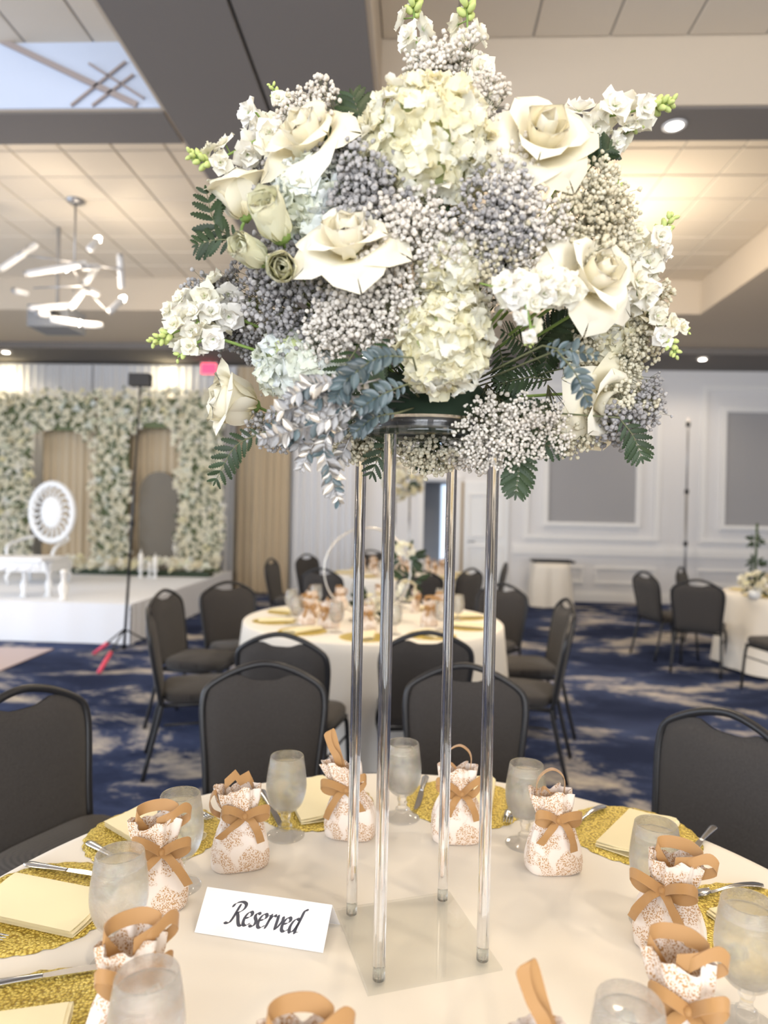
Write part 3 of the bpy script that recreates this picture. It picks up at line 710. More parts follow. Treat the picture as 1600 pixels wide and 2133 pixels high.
# white console table with turned legs, in front of the stage edge
k0 = P(40, 1165, 7.6)
t = thing('console_table', 'white console table with turned legs at the left frame edge', 'table', Vector((k0.x, 7.55, SZ)))
hT = k0.z - SZ
obj('table_top', MB().box(-.5, .28, -.2, .25, hT - .02, hT + .02), M_['white'], t, smooth=False)
obj('carved_apron', MB().box(-.46, .24, -.17, -.15, hT - .13, hT - .02).tube([(x / 20. - .45, -.175, hT - .1 + .03 * math.sin(x * 2.2)) for x in range(14)], .012, 6), M_['white'], t, smooth=False)
for px in (28, 112):
    x = P(px, 1200, 7.55).x - k0.x
    if px == 112: continue
    obj('leg', MB().lathe([(.0, 0), (.05, 0), (.03, .06), (.045, .15), (.02, .22), (.03, hT - .12), (.05, hT - .03), (0, hT - .03)], 12, Matrix.Translation((x, 0, 0))), M_['white'], t)
obj('leg', MB().lathe([(.0, 0), (.05, 0), (.03, .06), (.045, .15), (.02, .22), (.03, hT - .12), (.05, hT - .03), (0, hT - .03)], 12, Matrix.Translation((.2, .1, 0))), M_['white'], t)
p = P(111, 1262, 7.4); hh = P(111, 1190, 7.4).z - SZ
tag(obj('pedestal_candlestick', MB().lathe([(0, 0), (.06, 0), (.03, .03), (.05, hh * .3), (.055, hh * .45), (.025, hh * .62), (.03, hh * .85), (.045, hh * .9), (.03, hh), (0, hh)], 16), M_['candle'], None, Matrix.Translation((p.x, 7.42, SZ))), 'white turned candlestick standing on the stage near the table', 'candlestick')
for px, pt_ in ((293, 1143), (323, 1152), (306, 1165)):
    p = W(px, 1200, 9.9); h_ = max(.2, W(px, pt_, 9.9).z - SZ)
    t = thing('pillar_candle', {293: 'tallest white candle in a holder before the second arch', 323: 'second tall white candle before the second arch', 306: 'shortest white candle between the two tall ones'}[px], 'candle', Vector((p.x, 9.9 + (.1 if px == 306 else 0), SZ)))
    obj('wax', MB().lathe([(0, .12), (.035, .12), (.035, h_ * .8), (.012, h_ * .86), (.004, h_), (0, h_)], 14), M_['candle'], t)
    obj('holder', MB().lathe([(0, 0), (.07, 0), (.02, .03), (.02, .09), (.06, .118), (0, .118)], 14), M_['white'], t)
# tripod light stand in front of the stage
b0 = G(258, 1378, 0); tp = P(281, 795, b0.y * .999)
t = thing('light_stand', 'thin black tripod stand with a small lamp head and red feet', 'light stand', Vector((b0.x, b0.y, 0)))
tt = Vector((tp.x - b0.x, 0, tp.z))
obj('pole', MB().tube([(0, 0, .12), tt * .5, tt], [.016, .013, .01]), M_['frame'], t)
obj('lamp_head', MB().box(-.1, .1, -.05, .05, -.06, .06, Matrix.Translation(tt + Vector((0, 0, .04)))), M_['frame'], t, smooth=False)
obj('collar', MB().tube([tt * .49, tt * .51], .022), M_['frame'], t)
for k in range(3):
    a = 2 * PI * k / 3 + .5; e = Vector((math.cos(a) * .5, math.sin(a) * .5, .01))
    l = obj('leg', MB().tube([(0, 0, .32), e], .009), M_['frame'], t)
    obj('foot', MB().tube([e * .55 + Vector((0, 0, .14)), e], .02), M_['pink'], l)
    obj('brace', MB().tube([(0, 0, .14), e * .5 + Vector((0, 0, .15))], .006), M_['frame'], t)
# slim telescopic pole by the right wall
p = P(1427, 1180, 11.0); pt_ = P(1427, 872, 11.0)
t = thing('telescopic_pole', 'slim grey telescopic pole standing before the right wall', 'pole', Vector((p.x, p.y, 0)))
H_ = pt_.z
obj('lower_tube', MB().tube([(0, 0, .02), (0, 0, H_ * .62)], .022), M_['greymetal'], t)
obj('upper_tube', MB().tube([(0, 0, H_ * .6), (0, 0, H_)], .015), M_['greymetal'], t)
for f in (.35, .62, .97): obj('clamp', MB().tube([(0, 0, H_ * f - .04), (0, 0, H_ * f + .04)], .034, 10), M_['frame'], t)
obj('base_plate', MB().lathe([(0, 0), (.22, 0), (.22, .012), (.03, .03), (0, .03)], 20), M_['greymetal'], t)

# small draped cocktail table with a black tray
p = W(1142, 1252, 11.5); zt_ = W(1142, 1168, 11.5).z
t = thing('cocktail_table', 'small square table under a white cloth against the right wall', 'table', Vector((p.x, 11.4, 0)))
obj('table_top', MB().box(-.26, .26, -.22, .22, zt_ - .05, zt_ - .02), M_['frame'], t, smooth=False)
for sx, sy in ((-1, -1), (1, -1), (-1, 1), (1, 1)): obj('leg', MB().tube([(sx * .2, sy * .17, zt_ - .05), (sx * .2, sy * .17, 0)], .015), M_['frame'], t)
def skirt(r0, r1, z0, z1, n, amp, k, M=None, top=True, sx=1, sy=1, pw=2.0):
    b = MB()
    def rad(w, r):
        c_, s_ = abs(math.cos(w)), abs(math.sin(w)); return r / ((c_ ** pw + s_ ** pw) ** (1 / pw))
    def fn(u, v):
        w = 2 * PI * u
        if v < .35: q = v / .35; r = rad(w, r0 * q); return Vector((r * math.cos(w) * sx, r * math.sin(w) * sy, z1))
        q = (v - .35) / .65; r = rad(w, r0 + (r1 - r0) * q ** .7) + amp * min(1, q * 2.2) * math.sin(k * w + .8 * math.sin(3 * w)); z = z1 - (z1 - z0) * q
        if v < .42: z = z1 - .004
        return Vector((r * math.cos(w) * sx, r * math.sin(w) * sy, z))
    vs = [i / 16 for i in range(17)]
    b.grid(fn, n, 20, True)
    return b
tag(obj('tablecloth', skirt(.28, .35, .02, zt_ - .015, 64, .02, 9, pw=6), M_['cloth'], None, Matrix.Translation((p.x, 11.4, 0))), 'white cloth over the small table against the right wall', 'tablecloth')
t = thing('serving_tray', 'black tray on the small draped table by the right wall', 'tray', Vector((p.x + .03, 11.4, zt_ - .012)))
obj('tray_base', MB().box(-.33, .33, -.22, .22, 0, .015), M_['frame'], t, smooth=False)
obj('tray_rim', MB().tube([(-.33, -.22, .02), (.33, -.22, .02), (.33, .22, .02), (-.33, .22, .02)], .014, 6, closed=True), M_['frame'], t)

# ---------------------------------------------------------------- banquet chairs
def make_chair(label):
    t = thing('banquet_chair', label, 'chair', Vector((0, 0, 0)))
    def back(x, z):  # plane of the backrest: y as function of z
        return -.21 - (z - .42) * .17
    hw = [(-.205, .40), (-.215, .55), (-.232, .70), (-.236, .78), (-.222, .835), (-.17, .875), (-.09, .912), (0, .930)]
    outl = hw + [(-x, z) for x, z in hw[-2::-1]]
    path = catmull([(x, back(x, z), z) for x, z in outl], 4)
    obj('back_frame', MB().tube(path, .0135, 8), M_['frame'], t)
    # upholstered pad: follows the frame, its top edge dips in the middle and leaves the hand hole
    def topz(x): return .902 - (abs(x) / .19) ** 2.2 * .052 - .034 * math.exp(-(x / .075) ** 4)
    def halfw(z):
        return np.interp(z, [.42, .55, .70, .78, .82, .86], [.192, .203, .220, .224, .216, .19])
    def pad(sgn):
        def fn(u, v):
            z0 = .43; uu = u * 2 - 1
            x = uu * .20; zt__ = topz(x); z = z0 + (zt__ - z0) * v
            x = uu * float(halfw(min(z, .82)))
            if v > .85: x *= 1 - .0 * (v - .85)
            puff = .020 * (1 - abs(uu) ** 8) * (1 - (2 * v - 1) ** 10)
            return Vector((x, back(x, z) + sgn * (.004 + puff), z))
        return fn
    b = MB().grid(pad(1), 18, 16).grid(lambda u, v: pad(-1)(1 - u, v), 18, 16)
    obj('backrest', b, M_['fab'], t)
    def seat(u, v):
        w = 2 * PI * u; c_, s_ = math.cos(w), math.sin(w); n = 5
        r = 1 / ((abs(c_) ** n + abs(s_) ** n) ** (1 / n))
        prof = [(0, .0), (.92, .0), (1, .018), (1, .05), (.93, .066), (0, .074)]
        j = min(int(v * 5 + 1e-6), 5); q = prof[j]
        return Vector((r * c_ * .215 * q[0], .015 + r * s_ * .215 * q[0], .415 + q[1]))
    obj('seat', MB().grid(seat, 40, 5, True), M_['fab'], t)
    obj('seat_frame', MB().tube([(-.2, -.2, .408), (.2, -.2, .408), (.2, .2, .405), (-.2, .2, .405)], .012, 8, closed=True), M_['frame'], t)
    for sx in (-1, 1):
        obj('leg', MB().tube(catmull([(sx * .205, back(0, .42), .42), (sx * .212, -.215, .36), (sx * .225, -.30, 0.0)], 4), .0125, 8), M_['frame'], t)
        obj('leg', MB().tube(catmull([(sx * .2, .17, .405), (sx * .206, .2, .34), (sx * .215, .235, 0.0)], 4), .0125, 8), M_['frame'], t)
        obj('side_brace', MB().tube([(sx * .205, -.19, .3), (sx * .205, .19, .3)], .007, 6), M_['frame'], t)
    return t
proto = None
def chair(px, d, face, label, group):
    """px: pixel column of the middle of the back's top; d: its distance; face: direction the sitter looks, degrees from +X"""
    global proto
    q = P(px, 1066, d); a = math.radians(face - 90)
    off = Matrix.Rotation(a, 3, 'Z') @ Vector((0, -.297, 0))
    Mx = TR(q.x - off.x, q.y - off.y, 0, a)
    if proto is None:
        proto = make_chair(label); c = proto; c.matrix_world = Mx
    else: c = copy_tree(proto, None, Mx, label)
    c['group'] = group
    return c
g1, g2, g3, g4 = 'chairs around the near table', 'chairs around the middle table', 'chairs around the far table', 'chairs around the right table'
chair(52, 2.22, -25, 'dark grey chair cut by the left frame edge at the near table', g1)
chair(560, 2.66, -82, 'dark grey chair left of the clear rods at the near table', g1)
chair(978, 2.70, -97, 'dark grey chair right of the clear rods at the near table', g1)
chair(1530, 2.12, -148, 'dark grey chair cut by the right frame edge at the near table', g1)
chair(590, 3.28, 80, 'chair with a white hand-hole directly behind the left near chair', g2)
chair(897, 3.42, 98, 'chair with a hand-hole directly behind the right near chair', g2)
chair(312, 3.98, 20, 'grey-blue chair seen from its side left of the middle table', g2)
chair(345, 4.88, -8, 'brown-lit chair with hand-hole at the far left of the middle table', g2)
chair(477, 5.5, -50, 'upright chair in front of the stage corner facing the middle table', g2)
chair(1052, 5.8, -125, 'chair at the far right of the middle table behind the clear rod', g2)
chair(1196, 4.05, 165, 'nearer of the two side-on chairs right of the middle table', g2)
chair(1186, 4.85, 185, 'farther of the two side-on chairs right of the middle table', g2)
chair(566, 8.1, -8, 'narrow side-on chair in front of the warm-lit drape', g3)
chair(640, 9.0, -30, 'dark far chair in front of the white drape left of the rods', g3)
chair(672, 6.9, 70, 'bluish chair just left of the hoop, back turned to the camera', g3)
chair(880, 6.9, 100, 'dark chair behind the middle table between the two rod pairs', g3)
chair(775, 10.2, -85, 'farthest chair behind the far table between the left rods', g3)
chair(985, 7.3, 140, 'tall-looking dark chair right of the far table', g3)
chair(1056, 8.2, 165, 'thin side-on chair before the white door', g3)
chair(1345, 7.35, 15, 'side-on chair at the left side of the right table', g4)
chair(1420, 8.1, -35, 'brown chair behind the blue-grey one at the right table', g4)
chair(1456, 6.55, 60, 'blue-grey chair with its back to the camera at the right table', g4)
chair(1690, 5.6, 100, 'chair cut by the right frame edge at the right table', g4)

# ---------------------------------------------------------------- round tables
TZ = .76
def round_table(cx, cy, r, zt, lab, clab, drop, group='round banquet tables', mat='cloth'):
    t = thing('round_table', lab, 'table', Vector((cx, cy, 0)))
    obj('table_top', MB().lathe([(0, zt - .035), (r - .01, zt - .035), (r - .005, zt - .02), (r - .01, zt - .006), (0, zt - .006)], 64), M_['wood'], t)
    for k in range(4):
        a = PI / 4 + k * PI / 2; obj('leg', MB().tube([(.5 * r * math.cos(a), .5 * r * math.sin(a), zt - .036), (.6 * r * math.cos(a), .6 * r * math.sin(a), 0)], .016), M_['frame'], t)
    b = MB(); R2 = r + .11
    def fn(u, v):
        w = 2 * PI * u
        prof = [(0, 0), (.3, 0), (.6, 0), (.85, 0), (.975, 0), (.995, -.002), (1.003, -.010)]
        if v * 18 <= 6.001:
            q = prof[int(round(v * 18))]; return Vector((r * q[0] * math.cos(w), r * q[0] * math.sin(w), zt - .0 + q[1]))
        q = (v * 18 - 6) / 12
        fold = math.sin(14 * w + 1.1 * math.sin(4 * w)) * .5 + math.sin(9 * w + 2) * .3
        rr_ = r * 1.003 + (R2 - r) * q ** .8 * .55 + fold * .055 * q ** .9
        return Vector((rr_ * math.cos(w), rr_ * math.sin(w), zt - .010 - drop * q))
    b.grid(fn, 180, 18, True)
    c = tag(obj('tablecloth', b, M_[mat], None, Matrix.Translation((cx, cy, 0))), clab, 'tablecloth')
    return t
NC = Vector((0.0103, 1.1079, 0))
round_table(NC.x, NC.y, .915, TZ, 'large round table in the foreground under the bouquet', 'ivory cloth over the large foreground table', .45)
mc = P(778, 1300, 4.85)
round_table(mc.x, mc.y, .92, TZ, 'round table behind the foreground chairs', 'ivory cloth falling in folds over the middle table', .72)
fc = P(838, 1200, 8.4)
round_table(fc.x, fc.y, .82, TZ, 'far round table before the drapes and doorway', 'ivory cloth over the far table before the doorway', .72)
rc = P(1712, 1232, 6.9)
round_table(rc.x, rc.y, .92, TZ, 'round table at the right frame edge', 'ivory cloth over the table at the right frame edge', .72)

# ================================================================ THE FOREGROUND TABLE
# ---- goblets of ice water
def make_goblet():
    t = thing('water_goblet', 'x', 'glass', Vector((0, 0, 0)))
    outer = [(0, 0), (.043, 0), (.044, .002), (.040, .005), (.022, .009), (.013, .014), (.016, .019), (.0165, .024), (.011, .029), (.0095, .038), (.012, .045), (.0125, .050), (.012, .055), (.024, .062), (.036, .074), (.0435, .090), (.0480, .112), (.0478, .135), (.0445, .162), (.0400, .190)]
    inner = [(.0392, .191), (.0385, .190), (.0430, .162), (.0463, .135), (.0465, .112), (.0420, .091), (.0345, .077), (.022, .067), (0, .063)]
    def dens(pr):
        c = catmull([(a, b, 0) for a, b in pr], 2); return [(max(0, p.x), p.y) for p in c]
    o = dens(outer); i = dens(inner); o[0] = (0, 0); i[-1] = (0, i[-1][1])
    obj('glass_body', MB().lathe(o + i, 40), M_['glass'], t)
    w = [(0, .0626)] + [(r + .0003, z) for r, z in i[::-1][1:] if z < .168]
    w = [(max(r, 0), z) for r, z in w]; rl, zl = w[-1]
    w += [(rl - .0006, .1705), (rl - .003, .1700), (0, .1700)]
    obj('water', MB().lathe(w, 40), M_['water'], t)
    rr = random.Random(5); q = MB()
    for k in range(5):
        a = rr.uniform(0, 6.28); r = rr.uniform(.004, .024); s = .0085
        Mx = Matrix.Translation((r * math.cos(a), r * math.sin(a), (.112 + .012 * k))) @ Euler((rr.uniform(0, 3), rr.uniform(0, 3), 0)).to_matrix().to_4x4()
        q.box(-s, s, -s, s, -s, s, Mx)
    obj('ice', q, M_['ice'], t, smooth=False)
    return t
gob = None
for px, py, lb in ((598, 1580, 'goblet of ice water between the two back left favour bags'), (840, 1553, 'goblet of ice water seen between the inner clear rods'),
                   (1097, 1597, 'frosty goblet behind the back right favour bag'), (1367, 1722, 'frosty goblet on the right in front of the cream napkin'),
                   (1560, 1885, 'goblet cut by the right frame edge'), (1312, 2092, 'goblet rim at the bottom right, nearest on that side'),
                   (376, 1660, 'goblet at the back left, beside the gold mat and napkin'), (250, 1782, 'frosty goblet in front of the left favour bag'),
                   (307, 2035, 'goblet at the bottom left corner, nearest to the camera')):
    hz = 1066 + (px - 800) * math.tan(ROLL)
    d = (CAM_H - TZ - .19) * FPX / (py - hz)
    q = P(px, py, d)
    Mx = TR(q.x, q.y, TZ + .001, px * .37)
    if gob is None: gob = make_goblet(); gob.matrix_world = Mx; gob['label'] = lb; c = gob
    else: c = copy_tree(gob, None, Mx, lb)
    c['group'] = 'water goblets on the near table'

# ---- gold lace place mats, napkins, cutlery
def mat_mesh():
    b = MB(); n = 144; R = .155
    def fn(u, v):
        w = 2 * PI * u; sc = 1 + .028 * abs(math.sin(12 * w)) + .008 * math.sin(37 * w)
        q = [0, .25, .5, .7, .85, .95, 1.0][min(6, int(round(v * 6)))]
        r = R * q * (1 + (sc - 1) * q); z = .0022 + .0009 * math.sin(60 * r / R) * (q > .1) - (.0016 if q == 1 else 0)
        return Vector((r * math.cos(w), r * math.sin(w), z))
    b.grid(fn, n, 6, True); b.lathe([(0, 0), (R * .99, 0)], n)
    return b.mesh('gold_mat', M_['gold'])
MATM = mat_mesh()
def nap_mesh(w=.125, l=.235, seed=0):
    pr = [(-w * .5, .0015), (0, .0015), (w * .36, .0015), (w * .46, .003), (w * .5, .009), (w * .47, .016), (w * .38, .0185), (w * .1, .014), (-w * .2, .0085), (-w * .5, .0065)]
    pts = catmull([(x, 0, z) for x, z in pr], 3)
    b = MB().ribbon(pts, (0, 1, 0), l, .0011)
    pts2 = [p + Vector((0, 0, .0035)) for p in pts if p.z < .0125 and p.x < w * .3][-8:]
    b.ribbon([Vector((-w * .5, .004, .0105)), Vector((-w * .1, .004, .0125)), Vector((w * .3, .004, .0195)), Vector((w * .44, .004, .0195))], (0, 1, 0), l * .985, .0010)
    return b.mesh('napkin', M_['nap'])
NAPM = nap_mesh()
def fork_parts():
    h = MB(); n = 22
    def fn(u, v):   # flattened handle, y from -.105 (end) to .03
        y = -.105 + .135 * v; w = np.interp(v, [0, .03, .12, .5, .8, 1], [.002, .009, .0115, .007, .0042, .0050]); th = np.interp(v, [0, .1, .6, 1], [.0010, .0016, .0020, .0018])
        z = .004 + .006 * math.sin(PI * min(1, v * 1.05)) ** 1.5
        a = 2 * PI * u; return Vector((w * math.cos(a), y, z + th * math.sin(a)))
    h.grid(fn, 10, n, True); h.add([fn(k / 10, 0) for k in range(10)], [tuple(range(10))])
    hd = MB()
    hd.grid(lambda u, v: Vector(((u - .5) * np.interp(v, [0, .3, 1], [.009, .020, .025]), .028 + .034 * v, .0085 - .004 * math.sin(v * 2.2) + .0025 * (2 * u - 1) ** 2)), 8, 6)
    hd.grid(lambda u, v: Vector(((.5 - u) * np.interp(v, [0, .3, 1], [.009, .020, .025]), .028 + .034 * v, .0070 - .004 * math.sin(v * 2.2) + .0025 * (2 * u - 1) ** 2)), 8, 6)
    ti = [MB().tube([(x, .060, .0060), (x, .08, .0052), (x * .96, .098, .0068)], [.0022, .0020, .0010], 6) for x in (-.0102, -.0034, .0034, .0102)]
    return h.mesh('handle', M_['steel']), hd.mesh('fork_head', M_['steel']), [x.mesh('tine', M_['steel']) for x in ti]
def knife_parts():
    h = MB()
    def fn(u, v):
        y = -.115 + .105 * v; w = np.interp(v, [0, .04, .15, .6, 1], [.003, .009, .0105, .0075, .0055]); th = np.interp(v, [0, .1, .6, 1], [.0015, .0035, .0040, .0035])
        a = 2 * PI * u; return Vector((w * math.cos(a), y, .0055 + th * math.sin(a)))
    h.grid(fn, 12, 18, True); h.add([fn(k / 12, 0) for k in range(12)], [tuple(range(12))]); h.add([fn(k / 12, 1) for k in range(12)], [tuple(range(11, -1, -1))])
    bl = MB()
    ol = [(-.0055, -.010), (-.0065, .0), (-.0085, .02), (-.009, .06), (-.0075, .09), (-.002, .112), (.004, .118), (.0065, .108), (.0065, .0), (.0055, -.010)]
    bl.extrude(ol, .0046, .0064)
    return h.mesh('handle', M_['steel']), bl.mesh('blade', M_['steel'], False)
FK, KN = fork_parts(), knife_parts()
def fork(M, label, group='forks on the near table'):
    t = thing('fork', label, 'fork', M, group); link('handle', FK[0], t); h = link('fork_head', FK[1], t)
    for m in FK[2]: link('tine', m, h)
def knife(M, label, group='knives on the near table'):
    t = thing('table_knife', label, 'knife', M, group); link('handle', KN[0], t); link('blade', KN[1], t)
settings = [  # px, py, name, napkin shift, fork side, fork radial, knife shift
    (84, 1884, 'left', (.012, .02), (.118, -.065), (-.105, -.02)),
    (322, 1738, 'back left', (0, .0), (-.125, -.05), (.125, .05)),
    (655, 1674, 'back left of the rods', (.0, .0), (-.105, .01), (.118, .01)),
    (968, 1672, 'back right of the rods', (-.012, -.02), (-.120, .01), (.122, -.015)),
    (1318, 1738, 'back right', (-.02, .01), (.118, .02), (-.135, -.07)),
    (1600, 1935, 'right frame edge', (0, -.03), (.12, 0), (-.125, -.02)),
    (52, 2170, 'bottom left corner', (.02, -.06), (.125, .0), (-.13, 0)),
]
for px, py, nm, ns, fs, ks in settings:
    g = G(px, py, TZ); v = Vector((g.x - NC.x, g.y - NC.y, 0)); a = math.atan2(v.y, v.x) + PI / 2   # local +Y towards the table's middle
    B = Matrix.Translation((g.x, g.y, TZ + .0012)) @ Matrix.Rotation(a, 4, 'Z')
    m = link('place_mat', MATM, None, B); tag(m, 'round gold lace place mat at the %s setting' % nm, 'place mat', 'gold lace place mats')
    n = link('napkin', NAPM, None, B @ Matrix.Translation((ns[0], ns[1], .0035)) @ Matrix.Rotation(PI, 4, 'Z') @ Matrix.Rotation(.12 if nm == 'back right' else .02, 4, 'Z'))
    tag(n, 'folded cream napkin on the gold mat at the %s setting' % nm, 'napkin', 'cream napkins on the gold mats')
    fork(B @ Matrix.Translation((fs[0], fs[1], .0028)), 'steel fork on the gold mat at the %s setting' % nm)
    knife(B @ Matrix.Translation((ks[0], ks[1], .0028)) @ Matrix.Rotation(.06, 4, 'Z'), 'steel knife beside the napkin at the %s setting' % nm)

# ---- favour bags of toile cloth tied with tan ribbon
def make_bag(label, M, seed, style, lean=(0, 0), detail=True, group='favour bags on the near table'):
    r = random.Random(seed); t = thing('favour_bag', label, 'favour bag', M, group)
    zs = [0, .0, .006, .03, .06, .085, .104, .115, .122, .132, .148, .168]
    A = [0, .050, .057, .060, .056, .047, .036, .030, .031, .037, .041, .043]
    Bq = [0, .026, .031, .034, .032, .028, .023, .019, .020, .023, .025, .026]
    ple = [0, 0, .0, .01, .03, .07, .13, .17, .17, .16, .15, .17]
    nth = 72 if detail else 28; ph = r.uniform(0, 6); k1 = r.choice((7, 8, 9)); wob = [r.uniform(-1, 1) for _ in range(4)]
    def f(w, z, inset=0.0):
        a = np.interp(z, zs[1:], A[1:]) - inset; b = np.interp(z, zs[1:], Bq[1:]) - inset; p = np.interp(z, zs[1:], ple[1:])
        n = np.interp(z, [0, .06, .1, .17], [3.2, 2.6, 2.1, 2.2])
        c_, s_ = math.cos(w), math.sin(w); rr_ = 1 / ((abs(c_) ** n + abs(s_) ** n) ** (1 / n))
        q = 1 + p * (math.sin(k1 * w + ph) * .75 + math.sin((k1 * 2 + 1) * w + 2 * ph) * .35) + .035 * math.sin(2 * w + wob[0] * 3 + z * 40) * (z > .004)
        x, y = a * rr_ * c_ * q, b * rr_ * s_ * q; lz = max(0, z - .09)
        zz = z + (.006 * math.sin(3 * w + ph) + .003 * math.sin(k1 * w)) * max(0, (z - .14) / .03)
        return Vector((x + lean[0] * lz, y + lean[1] * lz, zz))
    def outer(u, v):
        i = v * (len(zs) * 3 - 4); lvl = [0, .0005, .002, .006, .013, .022, .034, .046, .058, .07, .082, .092, .10, .107, .112, .116, .120, .124, .130, .137, .145, .153, .161, .168]
        z = float(np.interp(v, [k / 23 for k in range(24)], lvl))
        if v == 0: return Vector((0, 0, 0.0003))
        return f(2 * PI * u, z)
    b = MB().grid(outer, nth, 23, True)
    b.grid(lambda u, v: f(-2 * PI * u, .168 - .05 * v, .0012 + .004 * v), nth, 6, True)
    obj('pouch', b, M_['toile'], t)
    zn = .115; lx, ly = lean[0] * (zn - .09), lean[1] * (zn - .09)
    band = [f(2 * PI * k / 40, zn + .001) * 1.0 for k in range(41)]
    band = [Vector((lx + (p.x - lx) * 1.10 + .0, ly + (p.y - ly) * 1.12, zn + .001 + .002 * math.sin(k * .5))) for k, p in enumerate(band)]
    obj('ribbon_band', MB().ribbon(band, (0, 0, 1), .015, .0006), M_['ribbon'], t)
    kx = r.uniform(-.01, .012); kn = Vector((lx + kx, ly - .024, zn))
    b = MB(); b.lathe([(0, -.008), (.007, -.005), (.008, 0), (.007, .005), (0, .008)], 8, Matrix.Translation(kn)); obj('ribbon_knot', b, M_['ribbon'], t)
    for s in (-1, 1):
        L_ = r.uniform(.042, .055); up = r.uniform(.0, .025)
        pts = catmull([kn, kn + Vector((s * L_ * .5, -.012, .014 + up * .5)), kn + Vector((s * L_, -.006, .012 + up)), kn + Vector((s * L_ * 1.05, .004, up - .004)), kn + Vector((s * L_ * .6, -.002, -.006 + up * .3)), kn], 5)
        wd = [Vector((0, .35 + .5 * math.sin(i * .35), 1)) for i in range(len(pts))]
        obj('bow_loop', MB().ribbon(pts, wd, .017), M_['ribbon'], t)
        e = kn + Vector((s * r.uniform(.03, .055), -.012, -r.uniform(.035, .07)))
        pts = catmull([kn, kn + Vector((s * .014, -.014, -.006)), kn.lerp(e, .55) + Vector((s * .008, -.012, .0)), e], 5)
        wd = [Vector((1, .2 * s + .25 * math.sin(i * .8), .25 * s)) for i in range(len(pts))]
        obj('ribbon_tail', MB().ribbon(pts, wd, .016), M_['ribbon'], t)
    top = Vector((lx + lean[0] * .06, ly + lean[1] * .06, .158))
    if style == 'arch':     # ribbon handle seen edge on, a tall round loop
        H = r.uniform(.05, .062); W_ = .028
        pts = catmull([top + Vector((-W_, 0, -.02)), top + Vector((-W_ * 1.1, 0, H * .5)), top + Vector((-W_ * .5, .0, H * .92)), top + Vector((W_ * .3, 0, H)), top + Vector((W_ * 1.05, 0, H * .6)), top + Vector((W_ * .9, 0, -.02))], 5)
        obj('ribbon_handle', MB().ribbon(pts, (.25, 1, 0), .014), M_['ribbon'], t)
        pts = catmull([top + Vector((-.012, -.005, -.02)), top + Vector((-.024, -.008, .010)), top + Vector((-.018, -.012, .022)), top + Vector((-.006, -.012, .012))], 5)
        obj('ribbon_curl', MB().ribbon(pts, (.2, 1, .3), .010), M_['ribbon'], t)
    elif style == 'tall':
        pts = catmull([top + Vector((.006, 0, -.025)), top + Vector((-.004, -.003, .02)), top + Vector((-.02, 0, .045)), top + Vector((-.030, .004, .072)), top + Vector((-.022, .01, .080)), top + Vector((-.010, .01, .045)), top + Vector((.012, .006, -.015))], 5)
        wd = [Vector((1, .3, .2 + .4 * math.sin(i * .4))) for i in range(len(pts))]
        obj('ribbon_handle', MB().ribbon(pts, wd, .016), M_['ribbon'], t)
    elif style == 'loop':     # broad loop lying in the plane of the opening
        L_ = .036
        pts = catmull([top + Vector((-.012, 0, -.02)), top + Vector((-L_, -.004, .020)), top + Vector((-L_ * .6, .012, .028)), top + Vector((L_ * .4, .014, .030)), top + Vector((L_ * 1.05, .002, .022)), top + Vector((L_ * .8, -.014, .018)), top + Vector((.0, -.018, .008))], 5)
        obj('ribbon_handle', MB().ribbon(pts, (.1, .25, 1), .021), M_['ribbon'], t)
        pts = catmull([top + Vector((.0, -.014, -.015)), top + Vector((.022, -.018, .014)), top + Vector((.05, -.004, .028)), top + Vector((.062, .004, .010)), top + Vector((.03, -.004, -.008))], 5)
        obj('ribbon_curl', MB().ribbon(pts, (.1, .3, 1), .018), M_['ribbon'], t)
    else:                    # 'fold': angular folded ribbon standing up behind the ruffle
        pts = [top + Vector((-.022, .012, -.02)), top + Vector((-.026, .012, .012)), top + Vector((-.004, .016, .030)), top + Vector((.006, .016, .016)), top + Vector((.024, .014, .026)), top + Vector((.034, .010, .004)), top + Vector((.030, .010, -.02))]
        obj('ribbon_handle', MB().ribbon(pts, (.0, .5, 1), .021), M_['ribbon'], t)
        pts = catmull([top + Vector((-.03, -.004, -.03)), top + Vector((-.045, -.008, .006)), top + Vector((-.056, -.004, -.012)), top + Vector((-.05, .0, -.036)), top + Vector((-.034, -.004, -.045))], 5)
        obj('ribbon_curl', MB().ribbon(pts, (.1, 1, .3), .016), M_['ribbon'], t)
    return t
bags = [('g', 500, 1805, 18, 'fold', (-.1, 0), 'favour bag at the back left, between two goblets'),
        ('g', 730, 1742, -4, 'tall', (-.35, 0), 'favour bag behind the left clear rods, ribbon standing tall'),
        ('g', 951, 1750, 3, 'arch', (0, 0), 'favour bag behind the right clear rods with a looped ribbon handle'),
        ('g', 1152, 1812, 8, 'arch', (-.1, 0), 'plump favour bag in front of the back right goblet'),
        ('g', 1392, 1985, -38, 'loop', (.15, 0), 'favour bag on the right below the frosty goblet'),
        ('d', 1445, .93, -25, 'loop', (-.1, .1), 'favour bag at the bottom right corner with a broad ribbon loop'),
        ('g', 322, 1893, 20, 'loop', (0, 0), 'favour bag behind the left frosty goblet'),
        ('d', 292, .95, 30, 'loop', (0, 0), 'favour bag just behind the goblet at the bottom left corner'),
        ('d', 645, .79, 5, 'loop', (0, 0), 'favour bag whose ribbon loop shows at the bottom edge, left of the stand'),
        ('d', 1095, .80, -10, 'tall', (.45, 0), 'favour bag whose ribbon stands up at the bottom edge, right of the stand')]
for k, (md, a, b_, rz, st, ln, lb) in enumerate(bags):
    if md == 'g': q = G(a, b_, TZ)
    else: q = P(a, 1066, b_)
    make_bag(lb, TR(q.x, q.y, TZ + .0005, math.radians(rz), 1.04), 20 + k, st, ln)

